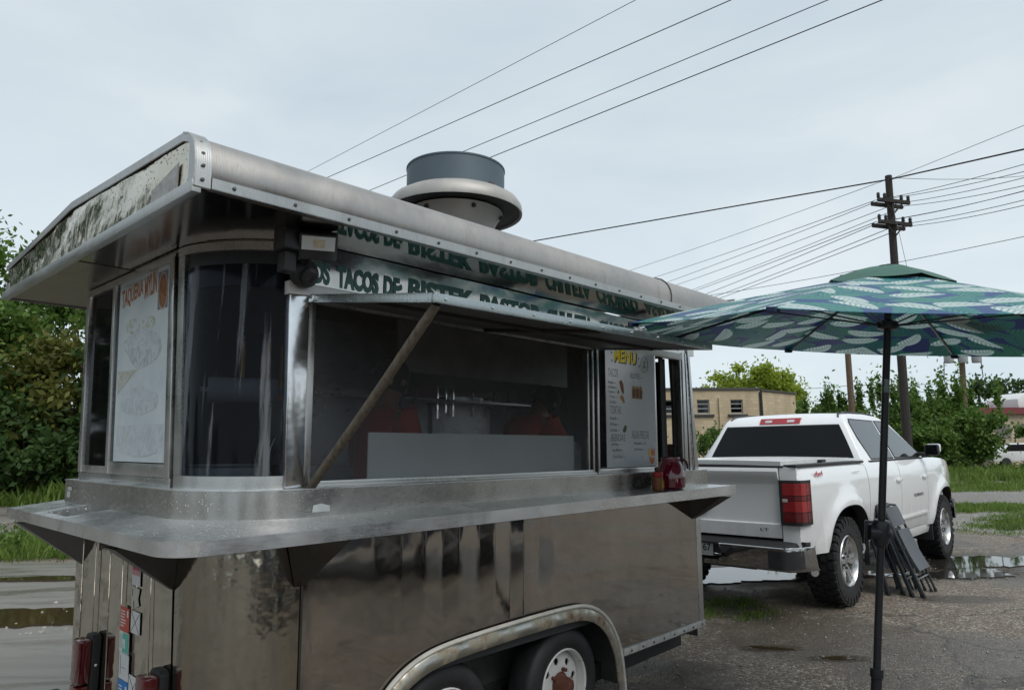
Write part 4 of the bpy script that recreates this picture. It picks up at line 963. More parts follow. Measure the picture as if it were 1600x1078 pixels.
# soffits
part('soffit', MB().slab([[(u, .001, 2.428+.002*(u+1.8)), (u, -.15, 2.430+.004*(u+1.8)), (u, -.285, 2.431+.0085*(u+1.8))] for u in np.linspace(-1.84, 1.47, 12)], (0, .0, .006)), S_soffit, wp=False)
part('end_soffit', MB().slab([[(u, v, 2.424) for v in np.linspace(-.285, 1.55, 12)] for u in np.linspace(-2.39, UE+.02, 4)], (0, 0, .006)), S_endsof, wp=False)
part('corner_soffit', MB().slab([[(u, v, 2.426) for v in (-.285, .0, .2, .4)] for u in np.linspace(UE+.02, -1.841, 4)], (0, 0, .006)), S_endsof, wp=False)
part('front_soffit', MB().box((UF, 0, 2.44), (1.47, FAR, 2.446)).box((1.46, -.29, 2.46), (1.47, FAR, 2.66)), S_roof, wp=False)
# --- roof exhaust fan
F0 = Vector((-.555, .50, 2.725)); FM = Matrix.Translation(F0)
fan = obj('roof_fan', None, trailer); fan.location = F0
obj('neck', MB().lathe([(.20, 0), (.205, .06), (.22, .14), (.255, .21), (.275, .235), (.285, .25), (.275, .25)], 40).mesh('neck', S_fan), fan)
obj('curb', MB().box((-.3, -.3, -.12), (.3, .3, .015), .01).lathe([(.245, .015), (.245, .04), (.22, .045)], 40).mesh('curb', S_dark), fan)
obj('bowl', MB().lathe([(.385, .255), (.40, .245), (.402, .255), (.398, .29), (.375, .325), (.335, .348), (.30, .355)], 48).mesh('bowl', S_fan), fan)
obj('bowl_shadow_ring', MB().lathe([(.275, .262), (.385, .258), (.37, .30), (.275, .31)], 48).mesh('bowl_shade_ring', M_dkin), fan).name = 'bowl_shade_ring'  # dark ring paints the shade under the bowl rim
obj('drum', MB().lathe([(.293, .345), (.293, .51), (.297, .513), (.297, .522), (.286, .522), (.283, .36)], 48).mesh('drum', M_galv), fan)
obj('drum_floor', MB().lathe([(0, .42), (.282, .42), (.282, .41), (0, .41)], 32).mesh('drum_floor', M_dkin), fan)
for k in range(6):
    a = rad(60*k+250); obj('bolt', MB().lathe([(0, 0), (.014, 0), (.012, .012), (0, .013)], 8, Matrix.Translation((.268*math.cos(a), .268*math.sin(a), .226)) @ Matrix.Rotation(a+rad(90), 4, 'Z') @ Matrix.Rotation(rad(110), 4, 'X')).mesh('bolt', M_dkin), fan)
obj('clip', MB().box((-.02, -.306, .352), (.02, -.294, .372), .003).mesh('clip', M_rust), fan)
# --- flood light
fl = obj('flood_light', None, trailer); fl.location = (-1.87, -.075, 2.385)
LR = Matrix.Rotation(rad(-30), 4, 'Z') @ Matrix.Rotation(rad(38), 4, 'X')
obj('housing', MB().box((-.072, -.03, -.062), (.072, .015, .045), .008, Matrix.Translation((.0, -.08, .0)) @ LR).mesh('housing', M_black), fl)
t = NT('led_lens'); c = t.co(); sx = t.n('ShaderNodeVectorMath', {0: c}, operation='LENGTH')
obj('lens', MB().box((-.062, -.002, -.028), (.062, .002, .028), .0, Matrix.Translation((0, -.08, .0)) @ LR @ Matrix.Translation((0, -.032, .01))).mesh('lens', simple('frosted_lens', (.78, .81, .84), .25, var=.03)), fl)
obj('led_chip', MB().box((-.02, -.002, -.015), (.024, .002, .017), 0, Matrix.Translation((0, -.08, .0)) @ LR @ Matrix.Translation((0, -.0335, .01))).mesh('led_chip', simple('yellow_phosphor', (.66, .58, .42), .5, var=.2, scale=60)), fl)
obj('sensor', MB().lathe([(0, -.04), (.02, -.038), (.03, -.015), (.03, .008), (.02, .028), (0, .032)], 16, Matrix.Translation((.0, -.03, -.115)) @ Matrix.Rotation(rad(60), 4, 'X')).mesh('sensor', M_black), fl)
obj('junction_box', MB().box((-.13, -.06, -.04), (-.045, .03, .055), .008).box((-.11, -.03, -.12), (-.06, .03, -.0405), .006).mesh('junction_box', M_black), fl)
obj('base', MB().lathe([(0, 0), (.058, 0), (.058, .03), (.04, .04), (0, .04)], 20, Matrix.Translation((.015, .055, -.10)) @ Matrix.Rotation(rad(90), 4, 'X')).tube([(.0, .05, -.08), (0, -.02, -.03), (0, -.06, .0)], .018).box((-.06, .0, -.02), (.05, .06, .09), .01).mesh('base', M_black), fl)
# --- awning flap
flap = obj('awning_flap', None, trailer); 
def fpz(u, v): return 2.19+v*(.115 if u < -.8 else .085)+0
def FP(u, f, dz=0):
    v = -.012-.755*f; z0 = 2.195; z1 = 2.088+.036*(u+1.80)/1.92; return (u, v, z0+(z1-z0)*f+dz)
S_flap = steel('flap_steel', (.42, .46, .46), .3, drops=.4, dscale=120)
obj('sheet', MB().slab([[FP(u, f, .012) for f in np.linspace(0, 1, 6)] for u in np.linspace(-1.80, .12, 14)], (0, 0, -.004)).mesh('sheet', S_flap), flap)
obj('lining', MB().slab([[FP(u, f, -.004) for f in np.linspace(0.02, .98, 6)] for u in np.linspace(-1.78, .10, 14)], (0, 0, -.003)).mesh('lining', simple('dull_grey_lining', (.10, .105, .11), .5, .2)), flap)
mb = MB()
def bar(a, b, h, wd):
    a, b = Vector(a), Vector(b); d = (b-a).normalized(); s_ = Vector((0, 0, 1)).cross(d).normalized()*wd/2; z = Vector((0, 0, h/2))
    mb.prism([a-s_-z, a+s_-z, a+s_+z, a-s_+z], b-a, .002)
bar(FP(-1.81, 1.006), FP(.13, 1.006), .034, .012); bar(FP(-1.806, 0), FP(-1.806, 1), .034, .012); bar(FP(.126, 0), FP(.126, 1), .034, .012)
ff = obj('edge_frame', mb.mesh('edge_frame', S_flap), flap)
mb = MB(); bar(FP(-1.78, .55, -.014), FP(.1, .55, -.014), .018, .02); bar(FP(-.85, .05, -.014), FP(-.85, .97, -.014), .018, .02); obj('stiffener', mb.mesh('stiffener', M_dkin), flap)
obj('latch', MB().box((-.62, -.79, 2.118), (-.54, -.772, 2.13), .003).tube([(-.6, -.79, 2.13), (-.56, -.79, 2.14), (-.53, -.785, 2.13)], .005).mesh('latch', S_bright), flap)
mb = MB()
for k in range(9): mb.lathe([(0, 0), (.006, 0), (.005, .003), (0, .004)], 8, Matrix.Translation(Vector(FP(-1.76+k*.225, 1.006))+Vector((0, -.0065, 0))) @ Matrix.Rotation(rad(90), 4, 'X'))
o = obj('screw', mb.mesh('screw', S_bright), flap, 'stuff')
obj('hinge', MB().tube([(-1.79, -.016, 2.2), (.11, -.016, 2.2)], .008, 8).mesh('hinge', S_frame), flap)
for sx in (-1.81, .13): obj('hinge_knob', MB().box((sx-.012, -.05, 2.175), (sx+.012, -.02, 2.2), .003).mesh('hinge_knob', S_bright), flap)

# --- inside
part('ceiling', MB().box((-2.08, .03, 2.43), (1.33, FAR-.02, 2.44)), M_in)
part('inner_wall', MB().box((-2.0, FAR-.05, 1.0), (1.33, FAR-.03, 2.43)), M_in)
part('inner_dado', MB().box((-2.1, .36, .6), (-2.08, 1.5, 1.44)).box((-1.74, .03, .6), (1.3, .05, 1.42)), M_dkin)
part('work_top', MB().box((-1.75, .06, 1.30), (1.0, .40, 1.33), .004), M_inst)
part('splash_panel', MB().box((-1.46, .05, 1.45), (-.01, .056, 1.663)), simple('brushed_grey_panel', (.62, .66, .68), .45, .2, var=.08, scale=2), label='grey splash panel behind the glass')
part('hood', MB().prism([(-.88, .6, 2.02), (.63, .6, 2.015), (.63, .6, 2.43), (-.88, .6, 2.43)], (0, .02, 0)).box((-.88, .62, 2.02), (.62, 1.46, 2.05)), simple('hood_grey', (.30, .33, .33), .4, .2), label='grey extractor hood')
part('cook_line', MB().box((-1.3, .95, .6), (1.0, 1.46, 1.5), .01).box((-1.3, 1.40, 1.5), (1.0, 1.46, 1.62)), M_inst)
part('steel_sheet', MB().box((-1.2, 1.44, 1.55), (-.35, 1.47, 1.98)).box((-.3, 1.44, 1.55), (.05, 1.465, 1.98)).box((.1, 1.44, 1.6), (.7, 1.47, 1.98)), M_inst)
part('locker', MB().box((-2.0, 1.0, .6), (-1.45, 1.46, 2.2), .01), M_dkin)
part('curtain', MB().slab([[(1.06+.02*math.sin(i*1.1), .08+i*.018, z) for z in (1.5, 1.9, 2.2)] for i in range(9)], (.004, 0, 0)), simple('black_curtain', (.02, .02, .022), .8))

for k, (u, z0, z1) in enumerate([(.02, 1.80, 2.08), (.10, 1.84, 2.09), (.17, 1.82, 2.09), (.37, 1.82, 2.07), (.60, 1.86, 2.06), (.76, 1.84, 2.07)]):
    o = tthing('steel_flue', ['first', 'second', 'third', 'fourth', 'fifth', 'sixth'][k]+' vertical steel tube right of the red carton on the kitchen wall', 'tube', (u, 1.30, z0), 'steel tubes on the kitchen wall')
    obj('tube', MB().tube([(0, 0, 0), (0, 0, z1-z0)], .011, 10).mesh('tube', steel('tube_steel', (.8, .8, .8), .12) if k == 0 else bpy.data.materials['tube_steel']), o); obj('bracket', MB().box((-.016, -.01, .1), (.016, .10, .115)).mesh('bracket', M_dkin), o)
o = tthing('red_box', 'dull red carton on the kitchen shelf behind the person on the left', 'box', (-.18, 1.25, 2.0))
obj('carton', MB().box((-.09, -.08, -.07), (.09, .08, .075), .004).mesh('carton', simple('dull_red_card', (.28, .04, .06), .8)), o); obj('flap', MB().box((-.088, -.078, .0755), (.088, .0, .078)).mesh('flap', simple('dull_red_card_b', (.28, .04, .06), .8)), o)
part('shelf', MB().box((-.9, 1.12, 1.91), (1.0, 1.40, 1.925)), M_inst)
for k, (u, h, c3) in enumerate([(.30, .16, (.3, .2, .05)), (.46, .2, (.35, .32, .28)), (.52, .14, (.25, .05, .03)), (.68, .18, (.1, .14, .05))]):
    o = tthing('sauce_bottle', ['amber', 'pale tall', 'short red', 'green'][k]+' bottle on the cooking counter inside the trailer', 'bottle', (u, 1.05, 1.502), 'bottles on the cooking counter')
    obj('bottle_body', MB().lathe([(0, 0), (.03, 0), (.033, .006), (.033, h*.6), (.014, h*.8), (.013, h*.95), (0, h*.95)], 14).mesh('bottle_body', simple('bottle_tone', c3, .3)), o); obj('cap', MB().lathe([(0, h*.95), (.015, h*.95), (.015, h), (0, h)], 10).mesh('cap', M_dkin), o)
o = tthing('paper_stack', 'white folded paper leaning at the right end of the grey splash panel', 'paper', (.13, .17, 1.333))
obj('sheet', MB().prism([(-.05, 0, 0), (.09, 0, 0), (.085, .0, .26), (.03, .0, .30), (-.04, .0, .28)], (0, .004, 0)).mesh('sheet', simple('white_paper', (.6, .6, .6), .7), False), o); obj('fold', MB().prism([(.03, -.001, .30), (.085, -.001, .26), (.05, -.001, .24)], (0, -.002, 0)).mesh('fold', M_in, False), o)

# things inside or on the trailer
M_glint = simple('amber_glint_paint', (.85, .42, .12), .35, .3)  # amber colour paints warm lamp glints onto the added utensils
o = tthing('glint_ladle', 'utensil painted as amber lamp glint hanging inside the curved corner window, leftmost of three', 'ladle', (-1.83, .5, 1.90), 'added utensils painted as lamp glints in the corner window')
obj('handle', MB().tube([(0, 0, -.05), (.0, 0, .17)], .013, 8).mesh('handle', M_glint), o); obj('bowl', MB().lathe([(0, -.09), (.02, -.085), (.028, -.06), (.026, -.058), (.018, -.08), (0, -.085)], 14).mesh('bowl', M_glint), o); obj('hook', MB().tube([(0, 0, .17), (0, -.01, .19), (0, -.02, .18)], .003).mesh('hook', M_glint), o)
p2 = dup(o, 'utensil painted as amber lamp glint in the corner window, middle of three', None); p2.matrix_world = TM @ Matrix.Translation((-1.72, .5, 1.91)) @ Matrix.Rotation(rad(5), 4, 'Y')
p3 = dup(o, 'utensil painted as amber lamp glint in the corner window, nearest the shiny post', None); p3.matrix_world = TM @ Matrix.Translation((-1.635, .5, 1.90))
o = tthing('stock_pot', 'large grey cooking pot on the sill behind the curved window', 'pot', (-1.90, .45, 1.345))
obj('pot_body', MB().lathe([(0, 0), (.15, 0), (.165, .02), (.165, .17), (.172, .178), (.165, .18), (.158, .17), (.15, .02), (0, .012)], 28).mesh('pot_body', simple('pot_aluminium', (.42, .45, .45), .4, .3)), o)
for s_ in (-1, 1): obj('handle', MB().tube([(s_*.16, -.04, .12), (s_*.21, -.04, .125), (s_*.21, .04, .125), (s_*.16, .04, .12)], .007).mesh('handle', S_dark), o)
o = tthing('wire_whisk', 'dark wire ring utensil standing in the curved window', 'utensil', (-1.72, .26, 1.345))
obj('ring', MB().tube([(.09*math.cos(a*.25), .0, .2+.13*math.sin(a*.25)) for a in range(26)], .004, 6).mesh('ring', S_frame), o); obj('stem', MB().tube([(0, 0, 0), (0, 0, .08)], .006).mesh('stem', S_frame), o)
o = tthing('paper_roll', 'pale paper towel roll lying across the curved corner window', 'paper roll', (-1.87, .40, 1.84))
obj('roll', MB().lathe([(.02, -.14), (.052, -.14), (.055, -.13), (.055, .13), (.052, .14), (.02, .14)], 20, Matrix.Rotation(rad(-23), 4, 'Z') @ Matrix.Rotation(rad(90), 4, 'Y')).mesh('roll', simple('soft_paper', (.42, .42, .43), .8)), o)
obj('holder', MB().tube([Matrix.Rotation(rad(-23), 3, 'Z') @ Vector((x, 0, 0)) for x in (-.17, .17)], .012).mesh('holder', M_inst), o)

# poster in the end window
o = tthing('poster', 'sun faded taqueria poster with orange lettering taped in the end window', 'poster', (UE, .775, 1.50)); pb = (UE, .775, 1.50)
PX = UE-.0005
t = NT('faded_poster'); c = t.co(); n = t.noise(c, 7, 6)
M_post = t.pbr(color=t.ramp(n, [(.35, (.56, .63, .66)), (.65, (.66, .71, .73))]), rough=.5)
part('sheet', MB().box((PX, .475, 1.535), (PX+.0015, 1.07, 2.385)), M_post, o, base=pb, smooth=False)
mb = MB(); f_ = lambda x: 1
text(mb, 'TAQUERIA', (PX-.0008, 1.04, 2.235), (0, -1, .16), (0, 0, 1), .27, .11, .03, lambda x: 1.0-.25*x); M_oprint = simple('orange_print', (.42, .15, .045), .5, var=.25, scale=40); part('lettering', mb, M_oprint, o, base=pb, smooth=False); mb = MB()
text(mb, 'MYLIN', (PX-.0008, .755, 2.262), (0, -1, .10), (0, 0, 1), .14, .10, .03, lambda x: .95+.15*x); part('lettering', mb, M_oprint, o, base=pb, smooth=False)
mb = MB(); text(mb, 'LOS MEJORES TACOS Y MAS ANTOJITOS', (PX-.0008, 1.03, 2.35), (0, -1, .0), (0, 0, 1), .36, .014, .0); part('lettering', mb, simple('grey_print', (.22, .25, .27), .6), o, base=pb, smooth=False)
def oval(v, z, a, b, n=28, x=0): return [(PX-.0008-x, v+a*math.cos(i*6.2832/n), z+b*math.sin(i*6.2832/n)) for i in range(n)]
part('emblem_ground', MB().box((PX-.0006, .492, 2.19), (PX-.0002, .60, 2.36)), simple('faded_blue_print', (.17, .19, .27), .5), o, base=pb, smooth=False)
part('emblem', MB().prism(oval(.545, 2.27, .05, .085), (.0004, 0, 0)), simple('emblem_rim', (.5, .42, .36), .5), o, base=pb, smooth=False)
t = NT('salsa_print'); c = t.co(); n = t.noise(c, 45, 5)
M_salsa = t.pbr(color=t.ramp(n, [(.35, (.16, .045, .02)), (.65, (.38, .16, .05))]), rough=.5)
part('emblem', MB().prism(oval(.545, 2.27, .044, .077, x=.0006), (.0004, 0, 0)).box((PX-.003, .50, 2.268), (PX-.0024, .59, 2.278)), M_salsa, o, base=pb, smooth=False)
def faded(name, cols, lo, hi, sc_):
    t = NT(name); c = t.co(); n = t.noise(c, sc_, 7, .7, 1.2); return t.pbr(color=t.ramp(n, [(lo, cols[0]), ((lo+hi)/2, cols[1]), (hi, (.6, .66, .69))]), rough=.5)
M_f1 = faded('faded_green_food', ((.30, .30, .14), (.46, .47, .34)), .38, .54, 14); M_f2 = faded('faded_grey_food', ((.36, .40, .41), (.5, .55, .57)), .38, .56, 16); M_f3 = faded('paler_food', ((.46, .5, .53), (.54, .58, .61)), .36, .6, 18)
def blobby(v, z, a, b, sd, n=40):
    r = random.Random(sd); ph = [r.uniform(0, 6.28) for _ in range(6)]
    return [(PX-.0008-sd*.0001, v+a*k*math.cos(i*6.2832/n), z+b*k*math.sin(i*6.2832/n)) for i in range(n) for k in [1+sum(.12/(j+1)*math.sin((j+2)*i*6.2832/n*1.0+ph[j]) for j in range(6))]]
part('picture', MB().prism(blobby(.80, 2.145, .17, .045, 1), (.0004, 0, 0)), M_f1, o, base=pb, smooth=False); part('picture', MB().prism(blobby(.76, 2.04, .22, .085, 2), (.0004, 0, 0)), M_f2, o, base=pb, smooth=False)
part('picture', MB().prism([(PX-.0008, 1.05, 1.84), (PX-.0008, .86, 1.925), (PX-.0008, .80, 1.945), (PX-.0008, 1.05, 1.95)], (.0004, 0, 0)), faded('ochre_food', ((.46, .44, .36), (.52, .52, .46)), .4, .65, 20), o, base=pb, smooth=False)
part('picture', MB().prism(blobby(.78, 1.80, .19, .07, 3), (.0004, 0, 0)), M_f3, o, base=pb, smooth=False); part('picture', MB().box((PX-.0008, .50, 1.60), (PX-.0004, 1.03, 1.695)), M_f3, o, base=pb, smooth=False); part('picture', MB().prism(blobby(.77, 1.585, .2, .028, 4), (.0004, 0, 0)), M_f3, o, base=pb, smooth=False)

# menu board
MBv = -.016; mb_ = (.51, MBv, 1.475)
o = tthing('menu_board', 'white handwritten menu board headed with yellow block letters beside the serving window', 'menu board', mb_)
part('board', MB().box((.228, MBv, 1.476), (.79, MBv+.004, 2.208), .001), simple('white_board', (.52, .55, .60), .3, var=.04, scale=3), o, base=mb_, wp=False, smooth=False)
def wr(s_, u, z, h, w_=None, m=M_black, bold=.0, e_=.0006):
    mb = MB(); text(mb, s_, (u, MBv-e_, z), (1, 0, 0), (0, 0, 1), w_, h, bold, shear=.12); part('lettering', mb, m, o, base=mb_, wp=False, smooth=False, recalc=False)
wr('MENU', .322, 2.118, .085, .265, M_black, .05, .0004); wr('MENU', .318, 2.126, .082, .255, simple('yellow_marker', (.62, .5, .02), .5), .028, .001)
for q, (u, z) in enumerate(((.295, 2.18), (.298, 2.13), (.60, 2.17), (.605, 2.12))): part('dot', MB().prism([(u+.006*math.cos(k), MBv-.0006, z+.009*math.sin(k)) for k in range(6)], (0, .0003, 0)), M_black, o, base=mb_, wp=False, smooth=False)
wr('TACOS', .255, 2.03, .05, .105, bold=-.01)
for i, s_ in enumerate(('Asada ---', 'Al Pastor --', 'Lengua ---', 'Tripa ---', 'Carnitas --')): wr(s_, .25+.003*i, 1.985-.03*i, .02, .085+.012*(i % 2), bold=.006)
wr('ELOTES --', .50, 2.035, .032, .14, bold=-.005)
wr('TORTAS', .268, 1.80, .05, .12, bold=-.01)
for i, s_ in enumerate(('Asada --', 'Al Pastor --', 'Carnitas --')): wr(s_, .262, 1.765-.036*i, .02, .10, bold=.006)
wr('BEBIDAS', .275, 1.635, .042, .15, bold=-.01); wr('AGUAS FRESCAS', .50, 1.652, .05, .20, bold=-.012)
for i, s_ in enumerate(('Jarritos --', 'Agua Mineral ---', 'Coca-Cola ---')): wr(s_, .276+.003*i, 1.604-.036*i, .021, .10+.03*(i > 0), bold=.006)
for i, s_ in enumerate(('Horchata -- $', 'Jamaica --')): wr(s_, .525, 1.612-.038*i, .02, .13, bold=.006)
def blob(pts, m, e_=.0008): part('drawing', MB().prism([(u, MBv-e_, z) for u, z in pts], (0, .0004, 0)), m, o, base=mb_, wp=False, smooth=False)
M_br = simple('brown_marker', (.16, .06, .03), .6, var=.3, scale=60); M_or = simple('tan_marker', (.4, .22, .08), .6, var=.35, scale=60); M_gr = simple('green_marker', (.05, .1, .03), .6)
blob([(.372, 2.005), (.40, 2.015), (.418, 1.99), (.424, 1.94), (.412, 1.925), (.392, 1.95)], M_br); blob([(.352, 1.945), (.366, 1.95), (.37, 1.93), (.358, 1.925)], M_gr); blob([(.372, 1.905), (.395, 1.925), (.42, 1.91), (.432, 1.875), (.415, 1.87), (.395, 1.89)], M_or)
for k in range(3): blob([(.515+.04*k, 1.905), (.55+.04*k, 1.905), (.557+.04*k, 1.95), (.547+.04*k, 1.985), (.53+.04*k, 1.99), (.513+.04*k, 1.97)], M_or, .0008+.0003*k); blob([(.522+.04*k, 1.91), (.545+.04*k, 1.91), (.55+.04*k, 1.965), (.522+.04*k, 1.965)], M_br, .0018+.0003*k)
blob([(.40, 1.70), (.425, 1.735), (.445, 1.73), (.44, 1.70), (.415, 1.685)], M_gr)
ring = [(.668+.042*math.cos(a*.2618), 2.135+.05*math.sin(a*.2618)) for a in range(24)]
part('stamp', MB().tube([(u, MBv-.001, z) for u, z in ring+ring[:1]], .0015, 4).box((.652, MBv-.001, 2.11), (.684, MBv-.0005, 2.13)).box((.658, MBv-.001, 2.135), (.678, MBv-.0005, 2.16)), simple('grey_ink', (.25, .27, .3), .6), o, base=mb_, wp=False)
M_flame = simple('orange_paint', (.6, .12, .03), .5); M_yel = simple('yellow_paint', (.65, .5, .08), .5)
blob([(.705, 1.505), (.73, 1.485), (.755, 1.50), (.765, 1.55), (.762, 1.60), (.745, 1.575), (.728, 1.60), (.72, 1.56), (.70, 1.58), (.70, 1.54)], M_flame); blob([(.69, 1.545), (.715, 1.53), (.72, 1.56), (.705, 1.59), (.685, 1.585)], M_yel, .0012)
for u in (.722, .745): blob([(u, 1.528), (u+.012, 1.528), (u+.012, 1.545), (u, 1.545)], simple('white_dot', (.7, .7, .7), .5), .0016); blob([(u+.004, 1.53), (u+.009, 1.53), (u+.009, 1.538), (u+.004, 1.538)], M_black, .002)

# prop stick, jar, spice jar
o = tthing('prop_stick', 'weathered round wooden stick propping the awning flap open', 'stick', (-1.785, -.03, 1.442))
t = NT('grey_wood'); n = t.noise(t.co(scale=(9, 9, 1.2)), 9, 6, .65)
M_wood = t.pbr(color=t.ramp(n, [(.3, (.06, .05, .038)), (.7, (.2, .165, .125))]), rough=.8, normal=t.bump(n, .6, .004))
e_ = Vector(FP(-1.775, .985, -.02))-Vector((-1.785, -.03, 1.442))
obj('shaft', MB().tube([e_*f+Vector((.004*math.sin(f*5), .003*math.sin(f*7), 0)) for f in np.linspace(0, 1, 12)], [.0175]*11+[.016], 12).mesh('shaft', M_wood), o)
obj('knot', MB().lathe([(0, -.02), (.008, -.012), (.01, 0), (.008, .012), (0, .02)], 10, Matrix.Translation(e_*.63+Vector((.012, -.008, .0)))).mesh('knot', M_wood), o)
M_redglass = simple('dark_red_glass', (.17, .004, .022), .08, var=.1, coat=.8)
o = tthing('glass_jar', 'big dark red glass jar standing on the right end of the counter', 'jar', (.70, -.17, 1.339))
obj('jar_body', MB().lathe([(0, 0), (.078, 0), (.09, .012), (.092, .06), (.088, .10), (.074, .145), (.062, .165), (.058, .17), (.058, .178)], 32).mesh('jar_body', M_redglass), o); obj('neck_ring', MB().lathe([(.05, .178), (.06, .178), (.062, .186), (.06, .196), (.05, .196)], 28).mesh('neck_ring', M_redglass), o)
obj('handle', MB().tube([(.03, -.055, .19), (.06, -.075, .17), (.075, -.08, .14), (.06, -.085, .13)], .008).mesh('handle', simple('dark_glass', (.05, .01, .02), .1)), o)
o = tthing('purple_cloth', 'small purple cloth tag hanging at the right of the red jar', 'cloth', (.82, -.155, 1.339))
obj('cloth', MB().slab([[(.014*i, .006*math.sin(i*1.7), .13-.085*(1-j/5.)-.04*(i/5.)+.012*math.sin(i*3+j)) for j in range(6)] for i in range(5)], (0, .003, 0)).mesh('cloth', simple('purple_fabric', (.11, .03, .24), .8)), o); obj('hook', MB().tube([(0, 0, .1), (-.02, 0, .12), (-.03, 0, .1)], .002).mesh('hook', S_frame), o)
o = tthing('spice_jar', 'small brown spice jar with a red lid left of the red glass jar', 'jar', (.49, -.20, 1.339))
obj('jar_body', MB().lathe([(0, 0), (.032, 0), (.034, .004), (.034, .075), (.03, .08), (0, .08)], 20).mesh('jar_body', simple('spice_brown', (.2, .075, .025), .35, var=.3, scale=60)), o); obj('lid', MB().lathe([(0, .08), (.033, .08), (.034, .083), (.034, .106), (.03, .11), (0, .11)], 20).mesh('lid', simple('red_plastic', (.36, .02, .02), .35)), o)
mb = MB(); text(mb, 'A', (-.008, -.0365, .022), (1, 0, 0), (0, 0, 1), .016, .034, .02); mb.tube([(-.012, -.0362, .016), (.012, -.0362, .016), (.012, -.0362, .06), (-.012, -.0362, .06), (-.012, -.0362, .016)], .0012, 4); obj('emblem', mb.mesh('emblem', simple('yellow_print', (.6, .4, .05), .5), False), o)
o = tthing('sauce_bottle', 'little dark sauce bottle with a brown cap behind the spice jar', 'bottle', (.565, -.155, 1.339))
obj('bottle_body', MB().lathe([(0, 0), (.026, 0), (.028, .005), (.028, .085), (.02, .105), (.016, .115), (0, .115)], 18).mesh('bottle_body', simple('sauce_red', (.14, .015, .015), .2)), o); obj('cap', MB().lathe([(0, .115), (.018, .115), (.018, .135), (0, .137)], 14).mesh('cap', simple('brown_cap', (.07, .035, .02), .5)), o); obj('label', MB().lathe([(.0285, .03), (.029, .032), (.029, .07), (.0285, .072)], 18).mesh('label', simple('label_green', (.2, .3, .2), .5)), o)
# ------------------------------------------------------------------ pickup truck (x forward, y left, origin on the ground under the rear axle)
TZ = gz(3.2, 7.0)
truck = thing('pickup_truck', 'white crew cab pickup truck parked in front of the trailer, tailgate towards the viewer', 'pickup truck', (2.514, 7.604, TZ), rad(46.5))
t = NT('white_car_paint'); c = t.co(); z_ = t.n('ShaderNodeSeparateXYZ', {0: c}).outputs[2]; n = t.noise(t.co(scale=(3, 3, 1.2)), 4, 6, .65)
dm = t.math('MULTIPLY', t.rng(z_, .45, .95, .55, 0), t.rng(n, .38, .66, .1, 1))
M_paint = t.pbr(color=t.mix(dm, (.82, .83, .84), (.30, .26, .21)), rough=t.math('ADD', .13, t.math('MULTIPLY', dm, .5)), coat=.5)
M_chrome = steel('bumper_chrome', (.40, .40, .41), .06); M_plast = simple('black_plastic', (.018, .018, .02), .55, var=.2, scale=40)
M_tint = simple('tinted_glass', (.004, .005, .006), .03, var=.0, spec=.22)
M_side_glass = simple('side_glass', (.03, .032, .035), .02, var=.0, spec=.75, coat=.15)
M_redlens = simple('red_lens', (.33, .008, .012), .08, var=.1, coat=.8, scale=14); M_redd = simple('deep_red_lens', (.14, .004, .008), .1, coat=.6)
M_clear = simple('clear_lens', (.5, .47, .47), .1, coat=.6); M_alloy = simple('alloy', (.58, .58, .58), .28, .85, var=.05)
M_tyre = simple('tyre_rubber', (.017, .017, .018), .75, var=.3, scale=25, bump=.2)
def tp(name, mb, mat, parent=None, smooth=True, ang=32, fn=None, label=None): return obj(name, mb.mesh(name, mat, smooth, ang, fn), parent or truck, label=label)
ZL = [.50, .56, .66, .80, .95, 1.08, 1.17, 1.25, 1.30, 1.33]; YL = [.900, .925, .945, .960, .972, .975, .968, .955, .938, .915]
def yw(z):
    if z <= ZL[0]: return YL[0]-(ZL[0]-z)*.25
    for a, b, c_, d in zip(ZL, ZL[1:], YL, YL[1:]):
        if a <= z <= b: return c_+(d-c_)*(z-a)/(b-a)
    return YL[-1]
AX = (0.0, 3.70); AZ, AR = .43, .525
def arch(x, xc):
    d = abs(x-xc)
    if d >= AR+.035: return None
    k = 2.6; f = max(0, 1-(d/(AR+.035))**k); return AZ+(AR-.02)*f**(1/k)
def side_y(x, z):
    y = yw(z)
    for xc in AX:
        r = math.hypot((x-xc)/1.12, z-AZ); y += .038*math.exp(-((r-AR)/.10)**2)*(1 if z > AZ else .5)
    if x > 3.3: y -= .10*((x-3.3)/1.2)**2.2
    if x < -.95: y -= .035*((-.95-x)/.2)**2
    return y
def side_skin(name, x0, x1, s, zb=lambda x: .50, zt=lambda x: 1.33, mat=None, parent=None, dx=.03, thick=.02):
    n = max(3, int((x1-x0)/dx)); P = []
    for i in range(n+1):
        x = x0+(x1-x0)*i/n; b = zb(x)
        for xc in AX:
            a = arch(x, xc)
            if a: b = max(b, a)
        t_ = zt(x); P.append([(x, s*side_y(x, b+(t_-b)*j/14), b+(t_-b)*j/14) for j in range(15)])
    return tp(name, MB().slab(P, (0, -s*thick, 0)), mat or M_paint, parent, ang=50)
def zfend(x): return 1.33 if x < 3.2 else 1.33-.075*((x-3.2)/1.25)**2
